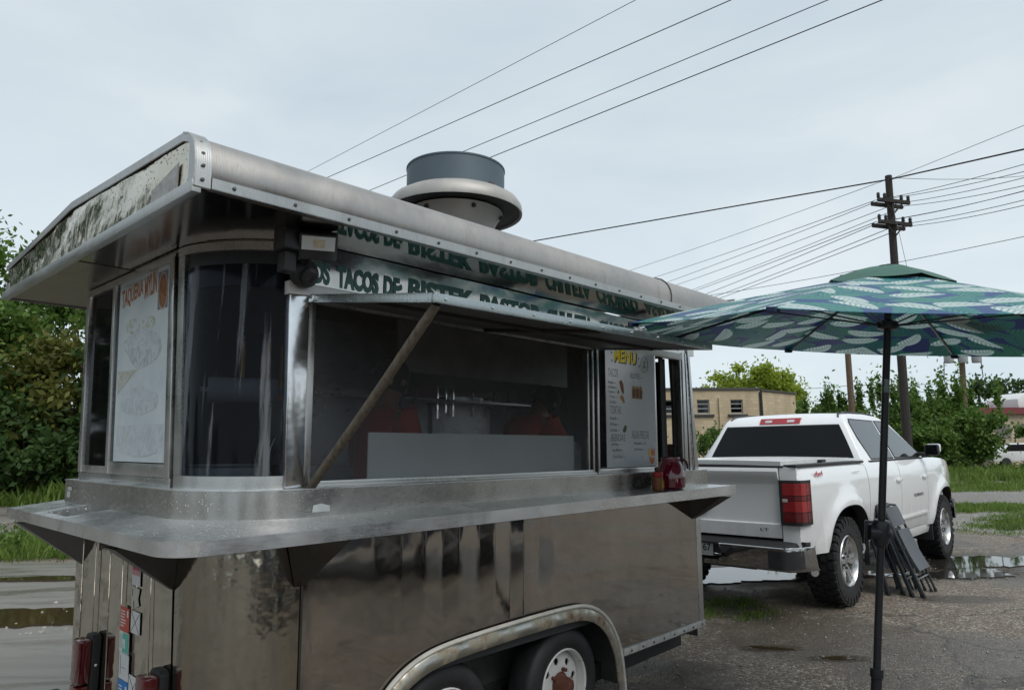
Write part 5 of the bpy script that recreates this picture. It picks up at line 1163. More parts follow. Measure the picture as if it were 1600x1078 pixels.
for s in (-1, 1):
    side_skin('bed_side', -1.105, .655, s, lambda x: .56)
    side_skin('rear_door', .672, 1.775, s, lambda x: .52); side_skin('front_door', 1.787, 2.905, s, lambda x: .52)
    side_skin('front_fender', 2.917, 4.42, s, lambda x: .5 if x < 4.2 else .62, zfend)
    tp('rocker_panel', MB().slab([[(x, s*(.90-.02*(z < .46)), z) for z in (.40, .46, .513)] for x in np.linspace(.56, 3.15, 8)], (0, -s*.06, 0)), M_paint)
    tp('rocker_moulding', MB().box((.70, s*.953, .655), (2.89, s*.967, .685), .004), M_paint)
    for xc in AX:      # black arch lips and dark wheel wells
        P = []
        for i in range(41):
            x = xc-AR-.03+(2*AR+.06)*i/40; z = arch(x, xc) or .5; z = max(.45, z)
            P.append([(x, s*(side_y(x, z)+.002), z), (x, s*(side_y(x, z)-.10), z-.005)])
        tp('arch_lip', MB().slab(P, (0, 0, .006)), M_plast)
    tp('door_handle', MB().box((1.60, s*.975, 1.09), (1.76, s*1.0, 1.125), .01), M_paint); tp('door_handle', MB().box((2.68, s*.975, 1.09), (2.84, s*1.0, 1.125), .01), M_paint)
    tp('fuel_flap' if s > 0 else 'bed_crease', MB().box((.2, s*.97, 1.24), (.4, s*.972, 1.25)), M_paint)
# rear faces beside the tailgate
for s in (-1, 1): tp('rear_corner', MB().slab([[(-1.105-.018*(1-((y-.79)/.14)**2), s*y, z) for z in np.linspace(.58, 1.33, 10)] for y in (.796, .84, .88, .915, .935)], (.02, 0, 0)), M_paint)
P = []
for y in np.linspace(-.785, .785, 24):
    row = []
    for z, dx in ((.72, .0), (.80, -.004), (.835, -.006), (.845, .010), (.86, .012), (1.02, .005), (1.17, .002), (1.185, -.002), (1.225, -.018), (1.255, -.034), (1.29, -.040), (1.315, -.03), (1.322, 0)): row.append((-1.115+dx-.012*(1-(y/.785)**2), y, z))
    P.append(row)
tg = tp('tailgate', MB().slab(P, (.05, 0, 0)), M_paint, ang=25)
mb = MB(); text(mb, 'LT', (-1.138, -.60, .775), (0, -1, 0), (0, 0, 1), .075, .026, .02); tp('badge', mb, M_black, tg, smooth=False)
tp('handle', MB().box((-1.145, -.11, 1.10), (-1.12, .11, 1.17), .01), M_plast, tg); tp('emblem', MB().prism([(-1.14, y, z) for y, z in ((-.13, .98), (-.05, .98), (-.05, 1.01), (.05, 1.01), (.05, .98), (.13, .98), (.10, .92), (.05, .92), (.05, .89), (-.05, .89), (-.05, .92), (-.10, .92))], (.012, 0, 0), .003), simple('gold_emblem', (.5, .36, .1), .3, .6), tg)
tp('bed_rail_cap', MB().box((-1.12, -.945, 1.325), (.64, -.83, 1.347), .008).box((-1.12, .83, 1.325), (.64, .945, 1.347), .008).box((-1.13, -.829, 1.322), (-1.06, .829, 1.338), .006), M_plast)
cv = tp('bed_cover', MB().slab([[(x, y, 1.375+.012*(1-(y/.8)**2)) for y in np.linspace(-.80, .80, 12)] for x in (-1.10, -1.08, .5, .62)], (0, 0, -.04)), simple('white_cover', (.70, .71, .71), .3, var=.03), ang=40)
tp('seal', MB().box((-1.09, -.79, 1.333), (.6, .79, 1.352)), M_black, cv); tp('clamp', MB().box((-.25, -.84, 1.348), (-.12, -.8, 1.375), .01), M_black, cv)
# tail lamps
for s in (-1, 1):
    def tl_shape(zt, zb, ya, yb, xo):
        P = []
        for f in np.linspace(0, 1, 12):
            z = zb+(zt-zb)*f; row = []
            for g in np.linspace(0, 1, 12):
                k1 = .52
                if g < k1: y = ya+(.925-ya)*g/k1; x = -1.142
                else:
                    q = (g-k1)/(1-k1); an = min(1, q/.4)*math.pi/2; y = .925+.055*math.sin(an); x = -1.142+.055*(1-math.cos(an))+max(0, q-.4)/.6*.12*(yb/.968)
                row.append((x-xo*(1 if g < .7 else 0), s*(y+xo*(0 if g < .6 else 1)), z))
            P.append(row)
        return P
    T_ = tp('tail_light', MB().slab(tl_shape(1.215, .835, .79, .968, .0), (.05, 0, 0)), M_black)
    for zt, zb, m in ((1.19, 1.09, M_redlens), (1.085, 1.045, M_redd), (1.04, .95, M_redlens), (.945, .865, M_redd)):
        tp('lens', MB().slab(tl_shape(zt, zb, .82, .965, .008), (.02, 0, 0)), m, T_)
    tp('clear_lens', MB().box((-1.157, s*.82, 1.03), (-1.14, s*.862, 1.058), .003), M_clear, T_)
mb = MB(); text(mb, '4x4', (-.78, -.972, 1.235), (1, 0, 0), (0, .1, 1), .19, .05, .03); tp('decal', mb, simple('red_decal', (.4, .05, .06), .4), smooth=False, label='red 4x4 decal on the right bed side')
mb = MB(); text(mb, 'SILVERADO', (2.28, -.973, .885), (1, 0, 0), (0, .06, 1), .40, .035, .02); tp('badge', mb, M_black, smooth=False)
# rear bumper
def bump_row(y, s=1):
    ay = abs(y); back = 0 if ay < .82 else .30*((ay-.82)/.17)**2
    return back
P = []
for y in np.linspace(-.985, .985, 50):
    b = bump_row(y); rec = abs(y) < .245
    row = []
    for z, x in ((.445, -1.15), (.46, -1.185), (.50, -1.205), (.58, -1.228), (.64, -1.24), (.655, -1.225)):
        if rec and z > .52: x += .07; z = min(z, .545)
        row.append((x+b, y, z))
    P.append(row)
bm_ = tp('rear_bumper', MB().slab(P, (.03, 0, 0)), M_chrome, ang=40)
tp('step_pad', MB().slab([[(-1.225+bump_row(y)+.0, y, .660), (-1.17+bump_row(y)*.8, y, .69), (-1.09, y, .70)] for y in np.linspace(-.97, .97, 30)], (0, 0, -.02)), M_plast, bm_)
tp('chrome_lip', MB().tube([(-1.238+bump_row(y), y, .65) for y in np.linspace(.25, .985, 16)], .006, 8), steel('bright_chrome', (.9, .9, .9), .05), bm_); tp('chrome_lip', MB().tube([(-1.238+bump_row(y), y, .65) for y in np.linspace(-.985, -.25, 16)]+[(-1.20, -.248, .60), (-1.18, -.24, .552)]+[(-1.165, y, .548) for y in (-.2, 0, .2)], .006, 8), bpy.data.materials['bright_chrome'], bm_)
tp('plate_recess', MB().box((-1.165, -.245, .53), (-1.14, .245, .67)), M_plast, bm_)
for s in (-1, 1): tp('corner_step', MB().slab([[(-1.243+bump_row(y), s*y, z) for z in (.475, .49, .61, .625)] for y in np.linspace(.70, .945, 8)], (.02, 0, 0)), M_black, bm_)
plt = tp('licence_plate', MB().box((-1.178, -.155, .525), (-1.170, .155, .678), .002), simple('plate_white', (.7, .71, .71), .4, var=.03), bm_)
mb = MB(); text(mb, 'TK I167', (-1.1785, .135, .565), (0, -1, 0), (0, 0, 1), .27, .068, .015); text(mb, 'INDIANA', (-1.1785, .06, .652), (0, -1, 0), (0, 0, 1), .12, .014, .01); text(mb, '08', (-1.1785, -.10, .652), (0, -1, 0), (0, 0, 1), .03, .014, .01); text(mb, 'MARION CO', (-1.1785, .06, .538), (0, -1, 0), (0, 0, 1), .12, .012, .01)
tp('plate_lettering', mb, M_black, bm_, smooth=False)
# cab: closed shell with softened edges
prof_ = [(.71, 1.30), (.735, 1.36), (.86, 1.735), (.90, 1.80), (.97, 1.838), (1.2, 1.858), (1.7, 1.862), (2.1, 1.845), (2.33, 1.80), (2.42, 1.765), (3.12, 1.33), (3.14, 1.30)]
def cw(z): return .915-.245*max(0, (z-1.32)/.53)**1.12
mb = MB(); rows = []
for x, z in prof_:
    h = cw(z); cr_ = .02 if z > 1.78 else .0; bow = .055 if z < 1.8 and x < 1 else (-.10 if x > 2.2 and z < 1.8 else 0)
    rows.append([(x-bow*(1-(y)**2) if True else x, h*y, z+cr_*(1-y*y)) for y in np.linspace(-1, 1, 11)])
mb.grid(rows)
for s, k in ((-1, 0), (1, -1)):
    pts = [r[k] for r in rows]; mb.add(pts, [tuple(range(len(pts)))])
mb.add([rows[0][0], rows[0][-1], rows[-1][-1], rows[-1][0]], [(0, 1, 2, 3)])
bmesh.ops.remove_doubles(mb.bm, verts=mb.bm.verts, dist=1e-4); bmesh.ops.recalc_face_normals(mb.bm, faces=mb.bm.faces)
ed = [e for e in mb.bm.edges if len(e.link_faces) == 2 and e.calc_face_angle(0) > .7 and e.verts[0].co.z > 1.31]
bmesh.ops.bevel(mb.bm, geom=ed, offset=.035, segments=3, profile=.5, affect='EDGES')
tp('cab', mb, M_paint, ang=40)
# rear window follows the bowed back
def rear_pt(f, g, o):
    z = 1.375+(1.735-1.375)*f; x = .735+(.86-.735)*(z-1.36)/(1.735-1.36); w_ = (cw(z)-.075)*g
    y1 = w_/cw(z); return (x-.055*(1-y1*y1)-o, w_, z)
rw = tp('rear_window', MB().slab([[rear_pt(f, g, .004) for f in np.linspace(0, .97, 8)] for g in np.linspace(-1, 1, 16)], (.012, 0, 0)), M_tint)
mb = MB(); mb.slab([[rear_pt(f, g, .003) for f in (.97, 1.0)] for g in np.linspace(-1.0, 1.0, 16)], (.01, 0, 0)); tp('seal', mb, M_black, rw)
for s in (-1, 1): tp('roof_ditch', MB().tube([(x, s*(cw(z)-.065), z+.012) for x, z in ((.91, 1.80), (.97, 1.842), (1.2, 1.864), (1.7, 1.868), (2.1, 1.852), (2.33, 1.805))], .010, 6), M_black)
bl = tp('brake_light', MB().slab([[(.868-.055*(1-(y/.67)**2)+f*.055, y, 1.755+.065*f) for f in (0, .5, 1)] for y in np.linspace(-.235, .235, 10)], (.03, 0, 0)), M_redlens)
for a, b in ((-.17, -.09), (.09, .17)): tp('clear_lens', MB().slab([[(.862-.055*(1-(y/.67)**2)+f*.055, y, 1.755+.065*f) for f in (.25, .7)] for y in np.linspace(a, b, 4)], (.01, 0, 0)), M_clear, bl)
# side windows
for s in (-1, 1):
    def sw(pts, o): return [(x, s*(cw(z)+o), z) for x, z in pts]
    rear = [(1.02, 1.36), (1.80, 1.36), (1.80, 1.775), (1.02, 1.785), (.96, 1.74), (.955, 1.6)]; front = [(1.875, 1.36), (2.93, 1.36), (2.83, 1.44), (2.30, 1.762), (2.2, 1.775), (1.875, 1.775)]
    def off(P, d):
        cx_ = sum(p[0] for p in P)/len(P); cz_ = sum(p[1] for p in P)/len(P); return [(x+(d if x > cx_ else -d), z+(d if z > cz_ else -d)) for x, z in P]
    tp('window_seal', MB().prism(sw(off(rear, .014), .002), (0, -s*.01, 0)), M_black, smooth=False); tp('side_window', MB().prism(sw(rear, .004), (0, -s*.01, 0)), M_side_glass, smooth=False)
    tp('window_seal', MB().prism(sw(off(front, .014), .002), (0, -s*.01, 0)), M_black, smooth=False); tp('side_window', MB().prism(sw(front, .004), (0, -s*.01, 0)), M_side_glass, smooth=False)
    tp('belt_moulding', MB().slab([[(x, s*(.925), z) for z in (1.325, 1.34)] for x in np.linspace(.9, 2.98, 6)], (0, -s*.02, 0)), M_black)
    # mirror
    mm = tp('wing_mirror', MB().box((2.80, s*.99, 1.36), (2.90, s*1.15, 1.50), .03), M_plast); tp('mirror_cap', MB().box((2.86, s*1.0, 1.40), (2.93, s*1.156, 1.506), .025), M_paint, mm); tp('mirror_arm', MB().box((2.80, s*.89, 1.355), (2.89, s*1.03, 1.40), .015), M_plast, mm); tp('mirror_glass', MB().box((2.796, s*1.01, 1.375), (2.80, s*1.135, 1.485)), M_tint, mm)
tp('windscreen', MB().slab([[(2.44+f*.64-(-.10)*(1-g*g)+.006, (cw(1.755-f*.40)-.07)*g, 1.758-f*.40) for f in np.linspace(0, 1, 6)] for g in np.linspace(-1, 1, 10)], (0, 0, -.008)), M_tint)
# hood, nose
tp('hood', MB().slab([[(x, y, 1.315-.07*((x-3.0)/1.4)**2+.03*(1-(y/.86)**2)-(.03 if abs(y) > .84 else 0)) for y in np.linspace(-.86, .86, 16)] for x in np.linspace(2.98, 4.45, 12)], (0, 0, -.03)), M_paint)
tp('grille', MB().box((4.40, -.62, .78), (4.48, .62, 1.18), .02), M_plast); tp('front_bumper', MB().slab([[(4.56-.25*(abs(y)/.95)**3, y, z) for z in (.48, .52, .68, .74)] for y in np.linspace(-.95, .95, 24)], (-.06, 0, 0)), M_chrome)
for s in (-1, 1): tp('headlight', MB().box((4.30, s*.62, .92), (4.46, s*.86, 1.17), .03), M_clear)
# underside
tp('chassis', MB().box((-1.12, -.5, .50), (4.2, -.38, .62)).box((-1.12, .38, .50), (4.2, .5, .62)).box((-1.1, -.88, .62), (4.35, .88, .70)).box((.62, -.86, .43), (3.1, .86, .5)).tube([(0, -.8, .42), (0, .8, .42)], .06, 8).lathe([(0, -.14), (.12, -.1), (.15, 0), (.12, .1), (0, .14)], 14, Matrix.Translation((0, .0, .42))), M_rub)
tp('wheel_house', MB().box((-.62, -.74, .62), (.62, .74, 1.0)).box((3.1, -.72, .62), (4.3, .72, 1.0)), M_rub)
tp('hitch', MB().box((-1.36, -.035, .42), (-1.0, .035, .47), .006).box((-1.05, -.5, .42), (-.98, .5, .49), .01).lathe([(0, 0), (.03, 0), (.03, .04), (.015, .05), (.025, .07), (.02, .095), (0, .1)], 14, Matrix.Translation((-1.33, 0, .47))), M_rub)
tp('exhaust', MB().tube([(1.5, -.45, .45), (.4, -.5, .45), (-.4, -.62, .42), (-.75, -.9, .40)], .035, 10), M_steelgrey)
tp('mud_flap', MB().box((.62, -.93, .3), (.64, -.68, .62)), M_plast); tp('mud_flap', MB().box((3.1, -.93, .3), (3.12, -.68, .62)), M_plast)
def truck_wheel(x, y, s):
    W_ = obj('wheel', None, truck); W_.location = (x, y, .415)
    M = Matrix.Rotation(rad(90), 4, 'X') if s < 0 else Matrix.Rotation(rad(-90), 4, 'X')
    h = .135; R = .405
    tm = MB().lathe([(.235, -h*.85), (.25, -h*.96), (.33, -h*1.03), (.375, -h*.98), (R-.012, -h*.84), (R-.008, -h*.4), (R-.008, h*.4), (R-.012, h*.84), (.375, h*.98), (.33, h*1.03), (.25, h*.96), (.235, h*.85)], 56, M)
    for k in range(30):      # chunky tread and shoulder lugs
        a = 2*math.pi*k/30; RM = M @ Matrix.Rotation(a, 4, 'Z')
        for sg, o in ((1, 0), (-1, .1)):
            tm.box((R-.03, -.026, sg*h*.52), (R+.006, .026, sg*h*1.0), 0, RM @ Matrix.Rotation(o, 4, 'Z')); tm.box((R-.015, -.022, sg*h*.06), (R+.004, .03, sg*h*.46), 0, RM @ Matrix.Rotation(o+.05, 4, 'Z'))
            tm.box((R-.075, -.02, sg*h*.90), (R-.02, .02, sg*h*1.06), 0, RM @ Matrix.Rotation(o, 4, 'Z'))
    obj('tyre', tm.mesh('tyre', M_tyre, True, 30), W_)
    rm = MB().lathe([(.24, h*.93), (.232, h*.99), (.222, h*.9), (.214, h*.5), (.205, -h*.2), (.2, -h*.8)], 48, M)
    for k in range(6):
        a = 2*math.pi*k/6
        for da in (-.13, .13):
            c0, c1 = (.055*math.cos(a+da*2.2), .055*math.sin(a+da*2.2)), (.226*math.cos(a+da), .226*math.sin(a+da)); n_ = Vector((-math.sin(a), math.cos(a), 0))
            p = [Vector((*c0, h*.62)), Vector((*c1, h*.80))]
            q = [p[0]-n_*.024, p[0]+n_*.024, p[1]+n_*.017, p[1]-n_*.017]; q2 = [v-Vector((0, 0, .05)) for v in q]
            rm.add([M @ v for v in q+q2], [(0, 1, 2, 3), (4, 7, 6, 5), (0, 4, 5, 1), (1, 5, 6, 2), (2, 6, 7, 3), (3, 7, 4, 0)])
    rm.lathe([(0, h*.72), (.045, h*.72), (.075, h*.66), (.085, h*.5), (.085, h*.2)], 28, M)
    obj('rim', rm.mesh('rim', M_alloy, True, 40), W_)
    nb = MB()
    for k in range(6):
        a = 2*math.pi*(k+.5)/6; nb.lathe([(0, h*.62), (.012, h*.62), (.012, h*.78), (0, h*.8)], 6, M @ Matrix.Translation((.066*math.cos(a), .066*math.sin(a), 0)))
    obj('lug_nut', nb.mesh('lug_nut', M_plast), W_, 'stuff')
    obj('brake_disc', MB().lathe([(0, 0), (.195, 0), (.195, -.02), (0, -.02)], 28, M).mesh('brake_disc', M_dkin), W_)
for x in AX:
    truck_wheel(x, -.815, -1); truck_wheel(x, .815, 1)

# ------------------------------------------------------------------ patio umbrella
UB = Vector((1.86, 3.93, gz(1.86, 3.93)))
axis = Vector((.072, -.090, 1)).normalized()
umb = thing('patio_umbrella', 'open market umbrella with navy and green leaf print canopy on a black pole', 'umbrella', UB)
q_ = Vector((0, 0, 1)).rotation_difference(axis).to_matrix().to_4x4()
t = NT('leaf_print'); 
c = t.co(); sxy = t.n('ShaderNodeSeparateXYZ', {0: c}); flat = t.n('ShaderNodeCombineXYZ', {0: sxy.outputs[0], 1: sxy.outputs[1], 2: 0.0}).outputs[0]
def leaf_layer(scale, seed, asp, size, tilt):
    vec = t.n('ShaderNodeVectorMath', {0: flat, 1: (seed, seed*1.7, 0)}, operation='ADD').outputs[0]
    v = t.n('ShaderNodeTexVoronoi', {'Vector': vec, 'Scale': scale, 'Randomness': .85}, voronoi_dimensions='2D')
    d = t.n('ShaderNodeVectorMath', {0: vec, 1: v.outputs['Position']}, operation='SUBTRACT').outputs[0]
    rc = t.n('ShaderNodeSeparateColor', {0: v.outputs['Color']})
    ang = t.math('MULTIPLY_ADD', rc.outputs[0], 2.2, tilt)
    rot = t.n('ShaderNodeVectorRotate', {'Vector': d, 'Angle': ang}, rotation_type='Z_AXIS').outputs[0]
    s = t.n('ShaderNodeSeparateXYZ', {0: rot}); lx, ly = s.outputs[0], s.outputs[1]
    # bend and taper: a leaf outline
    yb = t.math('ADD', ly, t.math('MULTIPLY', t.math('MULTIPLY', lx, lx), 2.0))
    e1 = t.math('POWER', t.math('DIVIDE', lx, size), 2); wdt = t.math('MULTIPLY_ADD', lx, -.12, size*asp)
    e2 = t.math('POWER', t.math('DIVIDE', yb, wdt), 2)
    inside = t.math('LESS_THAN', t.math('ADD', e1, e2), 1)
    vein = t.math('LESS_THAN', t.math('SINE', t.math('MULTIPLY', t.math('ADD', lx, t.math('MULTIPLY', t.math('ABSOLUTE', yb), -.9)), 240)), -.45)
    midr = t.math('LESS_THAN', t.math('ABSOLUTE', yb), .0025)
    return inside, t.math('MAXIMUM', vein, midr), rc.outputs[1], rc.outputs[2]
col_ = t.mix(0.0, (.02, .11, .33), (0, 0, 0))
for sc_, sd_, asp, size, tilt in ((4.6, 3.1, .46, .13, .3), (5.0, 7.7, .44, .125, -.9)):
    ins, ve, r1, r2 = leaf_layer(sc_, sd_, asp, size, tilt)
    lc = t.mix(r1, (.03, .33, .37), (.08, .42, .34)); lc = t.mix(t.math('MULTIPLY', ve, .55), lc, (.012, .06, .09)); col_ = t.mix(ins, col_, lc)
ins, ve, r1, r2 = leaf_layer(5.0, 21.0, .40, .115, -.6)
lc = t.mix(t.math('MULTIPLY', ve, .5), (.78, .88, .86), (.06, .22, .26)); col_ = t.mix(t.math('MULTIPLY', ins, t.math('GREATER_THAN', r1, .12)), col_, lc)
pr = t.n('ShaderNodeBsdfPrincipled', {'Base Color': col_, 'Roughness': .32, 'Specular IOR Level': .9}); tl_ = t.n('ShaderNodeBsdfTranslucent', {0: col_})
t.l(t.n('ShaderNodeMixShader', {0: .42, 1: pr.outputs[0], 2: tl_.outputs[0]}).outputs[0], t.o.inputs[0]); M_leafprint = t.m
M_cap = simple('green_canvas', (.05, .13, .10), .7, var=.2, scale=5); M_upole = simple('black_powder_coat', (.018, .02, .026), .35, var=.15)
AR_, ZR, ZA = 1.385, 2.15, 2.50
def up(name, mb, mat, parent=None, **k): return obj(name, mb.mesh(name, mat, fn=lambda v: q_ @ v, **k), parent or umb)
for k in range(8):
    a0, a1 = rad(45*k), rad(45*(k+1)); P0 = Vector((AR_*math.cos(a0), AR_*math.sin(a0), ZR)); P1 = Vector((AR_*math.cos(a1), AR_*math.sin(a1), ZR)); rows = []
    for i in range(13):
        f = .02+.98*i/12; row = []
        for j in range(9):
            g = j/8; p = P0.lerp(P1, g); p = Vector((p.x*f, p.y*f, ZR+(ZA-ZR)*(1-f**1.12))); sag = math.sin(math.pi*g)*f; p.z += -.018*sag*(1-f*.4); p.x *= 1-.012*sag; p.y *= 1-.012*sag; row.append(p)
        rows.append(row)
    up('canopy_panel', MB().slab(rows, (0, 0, -.002)), M_leafprint, ang=60)
    d = Vector((math.cos(a0), math.sin(a0), 0)); rib = up('rib', MB().tube([d*(AR_*f)+Vector((0, 0, ZR+(ZA-ZR)*(1-f**1.12)-.014)) for f in np.linspace(.04, .995, 9)], .0085, 6), M_upole)
    up('strut', MB().tube([d*.05+Vector((0, 0, 2.22)), d*(AR_*.5)+Vector((0, 0, ZR+(ZA-ZR)*(1-.5**1.12)-.02))], .004, 6), M_upole, rib)
    up('pocket', MB().box((AR_*.965, -.02, ZR-.018), (AR_*1.003, .02, ZR+.006), .004, Matrix.Rotation(a0, 4, 'Z')), simple('navy_pocket', (.012, .025, .07), .7), rib)
P = []
for i in range(7):
    f = i/6; P.append([(.31*f*math.cos(rad(7.5*j))*(1+.03*math.sin(j*.8)), .31*f*math.sin(rad(7.5*j))*(1+.03*math.sin(j*.8)), ZA+.046-.098*f**1.6-.014*f*abs(math.sin(rad(7.5*j)*4))+.01*f*math.sin(rad(7.5*j)*3)) for j in range(49)])
up('vent_cap', MB().slab(P[1:], (0, 0, -.002)).lathe([(0, ZA+.047), (.055, ZA+.041)], 48), M_cap, ang=60)
up('finial', MB().lathe([(0, ZA+.042), (.02, ZA+.042), (.018, ZA+.05), (0, ZA+.052)], 14), M_upole)
up('vent_flap', MB().slab([[(.55+.09*i, .30-.02*i+.09*j, ZR+(ZA-ZR)*(1-(math.hypot(.55+.09*i, .3+.09*j)/AR_)**1.12)+.014+.012*(j == 1)) for j in range(3)] for i in range(4)], (0, 0, -.002)), M_cap)
up('pole', MB().tube([(0, 0, .30), (0, 0, 1.0)], .019, 20).tube([(0, 0, 1.0), (0, 0, ZA+.03)], .0188, 20), M_upole)
up('pole_sticker', MB().lathe([(.0195, 1.86), (.0195, 1.93)], 14, None, rad(215), rad(300)), simple('pale_sticker', (.30, .36, .37), .5, var=.4, scale=90))
up('hub', MB().lathe([(.019, 2.19), (.05, 2.20), (.055, 2.22), (.05, 2.24), (.019, 2.25)], 20), M_upole); up('top_hub', MB().lathe([(.019, 2.42), (.05, 2.42), (.05, 2.45), (.019, 2.46)], 20), M_upole)
cb = up('crank_box', MB().lathe([(.019, 1.045), (.03, 1.05), (.042, 1.08), (.045, 1.17), (.038, 1.185), (.019, 1.19)], 18).lathe([(0, -.05), (.04, -.05), (.042, -.04), (.042, .04), (.04, .05), (0, .05)], 16, Matrix.Translation((-.02, 0, 1.12)) @ Matrix.Rotation(rad(90), 4, 'Y')), M_upole)
up('crank_handle', MB().box((-.085, -.012, 1.055), (-.072, .012, 1.18), .004).tube([(-.03, 0, 1.17), (-.08, 0, 1.172)], .008), M_upole, cb)
up('base_tube', MB().lathe([(.0195, .42), (.032, .42), (.033, .40), (.033, .375), (.027, .37), (.026, .03), (.03, .0)], 20), M_upole)
obj('base_plate', MB().lathe([(0, .0), (.24, 0), (.25, .01), (.25, .04), (.23, .055), (.08, .075), (.05, .10), (.03, .11)], 36).mesh('base_plate', M_upole), umb)

# ------------------------------------------------------------------ folded chairs
M_ctube = simple('charcoal_tube', (.03, .034, .04), .4, .3); M_cplas = simple('charcoal_plastic', (.06, .066, .075), .45, var=.1, scale=40, bump=.25, bscale=160)
def chair(label, loc, tilt):
    o = thing('folding_chair', label, 'folding chair', loc, rad(46.5), 'folded chairs leaning on the truck')
    TR = Matrix.Rotation(rad(-tilt), 4, 'X')
    def cp(n_, mb, m): return obj(n_, mb.mesh(n_, m, fn=lambda v: TR @ v), o)
    w_ = .215
    cp('front_frame', MB().tube([(-w_, 0, .0), (-w_, 0, .86), (-w_+.03, 0, .91), (0, 0, .93), (w_-.03, 0, .91), (w_, 0, .86), (w_, 0, 0)], .0125, 8), M_ctube)
    cp('rear_frame', MB().tube([(-w_+.035, .03, .02), (-w_+.035, .024, .60)], .0115, 8).tube([(w_-.035, .03, .02), (w_-.035, .024, .60)], .0115, 8), M_ctube)
    cp('stretcher', MB().tube([(-w_, 0, .17), (w_, 0, .17)], .007, 6), S_frame); cp('stretcher', MB().tube([(-w_+.035, .03, .20), (w_-.035, .03, .20)], .006, 6), S_frame)
    cp('backrest', MB().slab([[(x, -.012-.018*(1-(x/.2)**2), z) for z in np.linspace(.70, .90, 7)] for x in np.linspace(-.205, .205, 12)], (0, .02, 0)), M_cplas)
    P = []
    for i in range(13):
        x = -.19+.38*i/12; P.append([(x, -.03+.012*math.cos(x*8)-.03*((f)**3 if f > .0 else 0), .24+.42*(1-f)) for f in np.linspace(0, 1, 9)])
    cp('seat', MB().slab(P, (0, .022, 0)), M_cplas)
    cp('hinge', MB().box((-w_-.006, -.02, .46), (-w_+.02, .035, .50), .004).box((w_-.02, -.02, .46), (w_+.006, .035, .50), .004), M_ctube)
    for a, b in ((-w_, 0), (w_, 0), (-w_+.035, .03), (w_-.035, .03)): cp('foot_cap', MB().tube([(a, b, -.005), (a, b, .03)], .016, 8), M_rub)
nF = Vector((math.cos(rad(46.5)), math.sin(rad(46.5)), 0)); nL = Vector((-nF.y, nF.x, 0)); c0 = Vector((4.20, 7.41, TZ))
for k, (d_, s_, tl_) in enumerate([(0, 0, 20), (.095, -.02, 18), (.19, .03, 16), (.30, -.08, 12)]):
    chair(['outermost folded charcoal chair with its seat facing the viewer', 'second folded chair behind the outermost one', 'third folded chair of the stack leaning on the truck', 'innermost folded chair against the truck door behind the umbrella pole'][k], c0+nL*d_+nF*s_+Vector((0, 0, .008)), tl_)

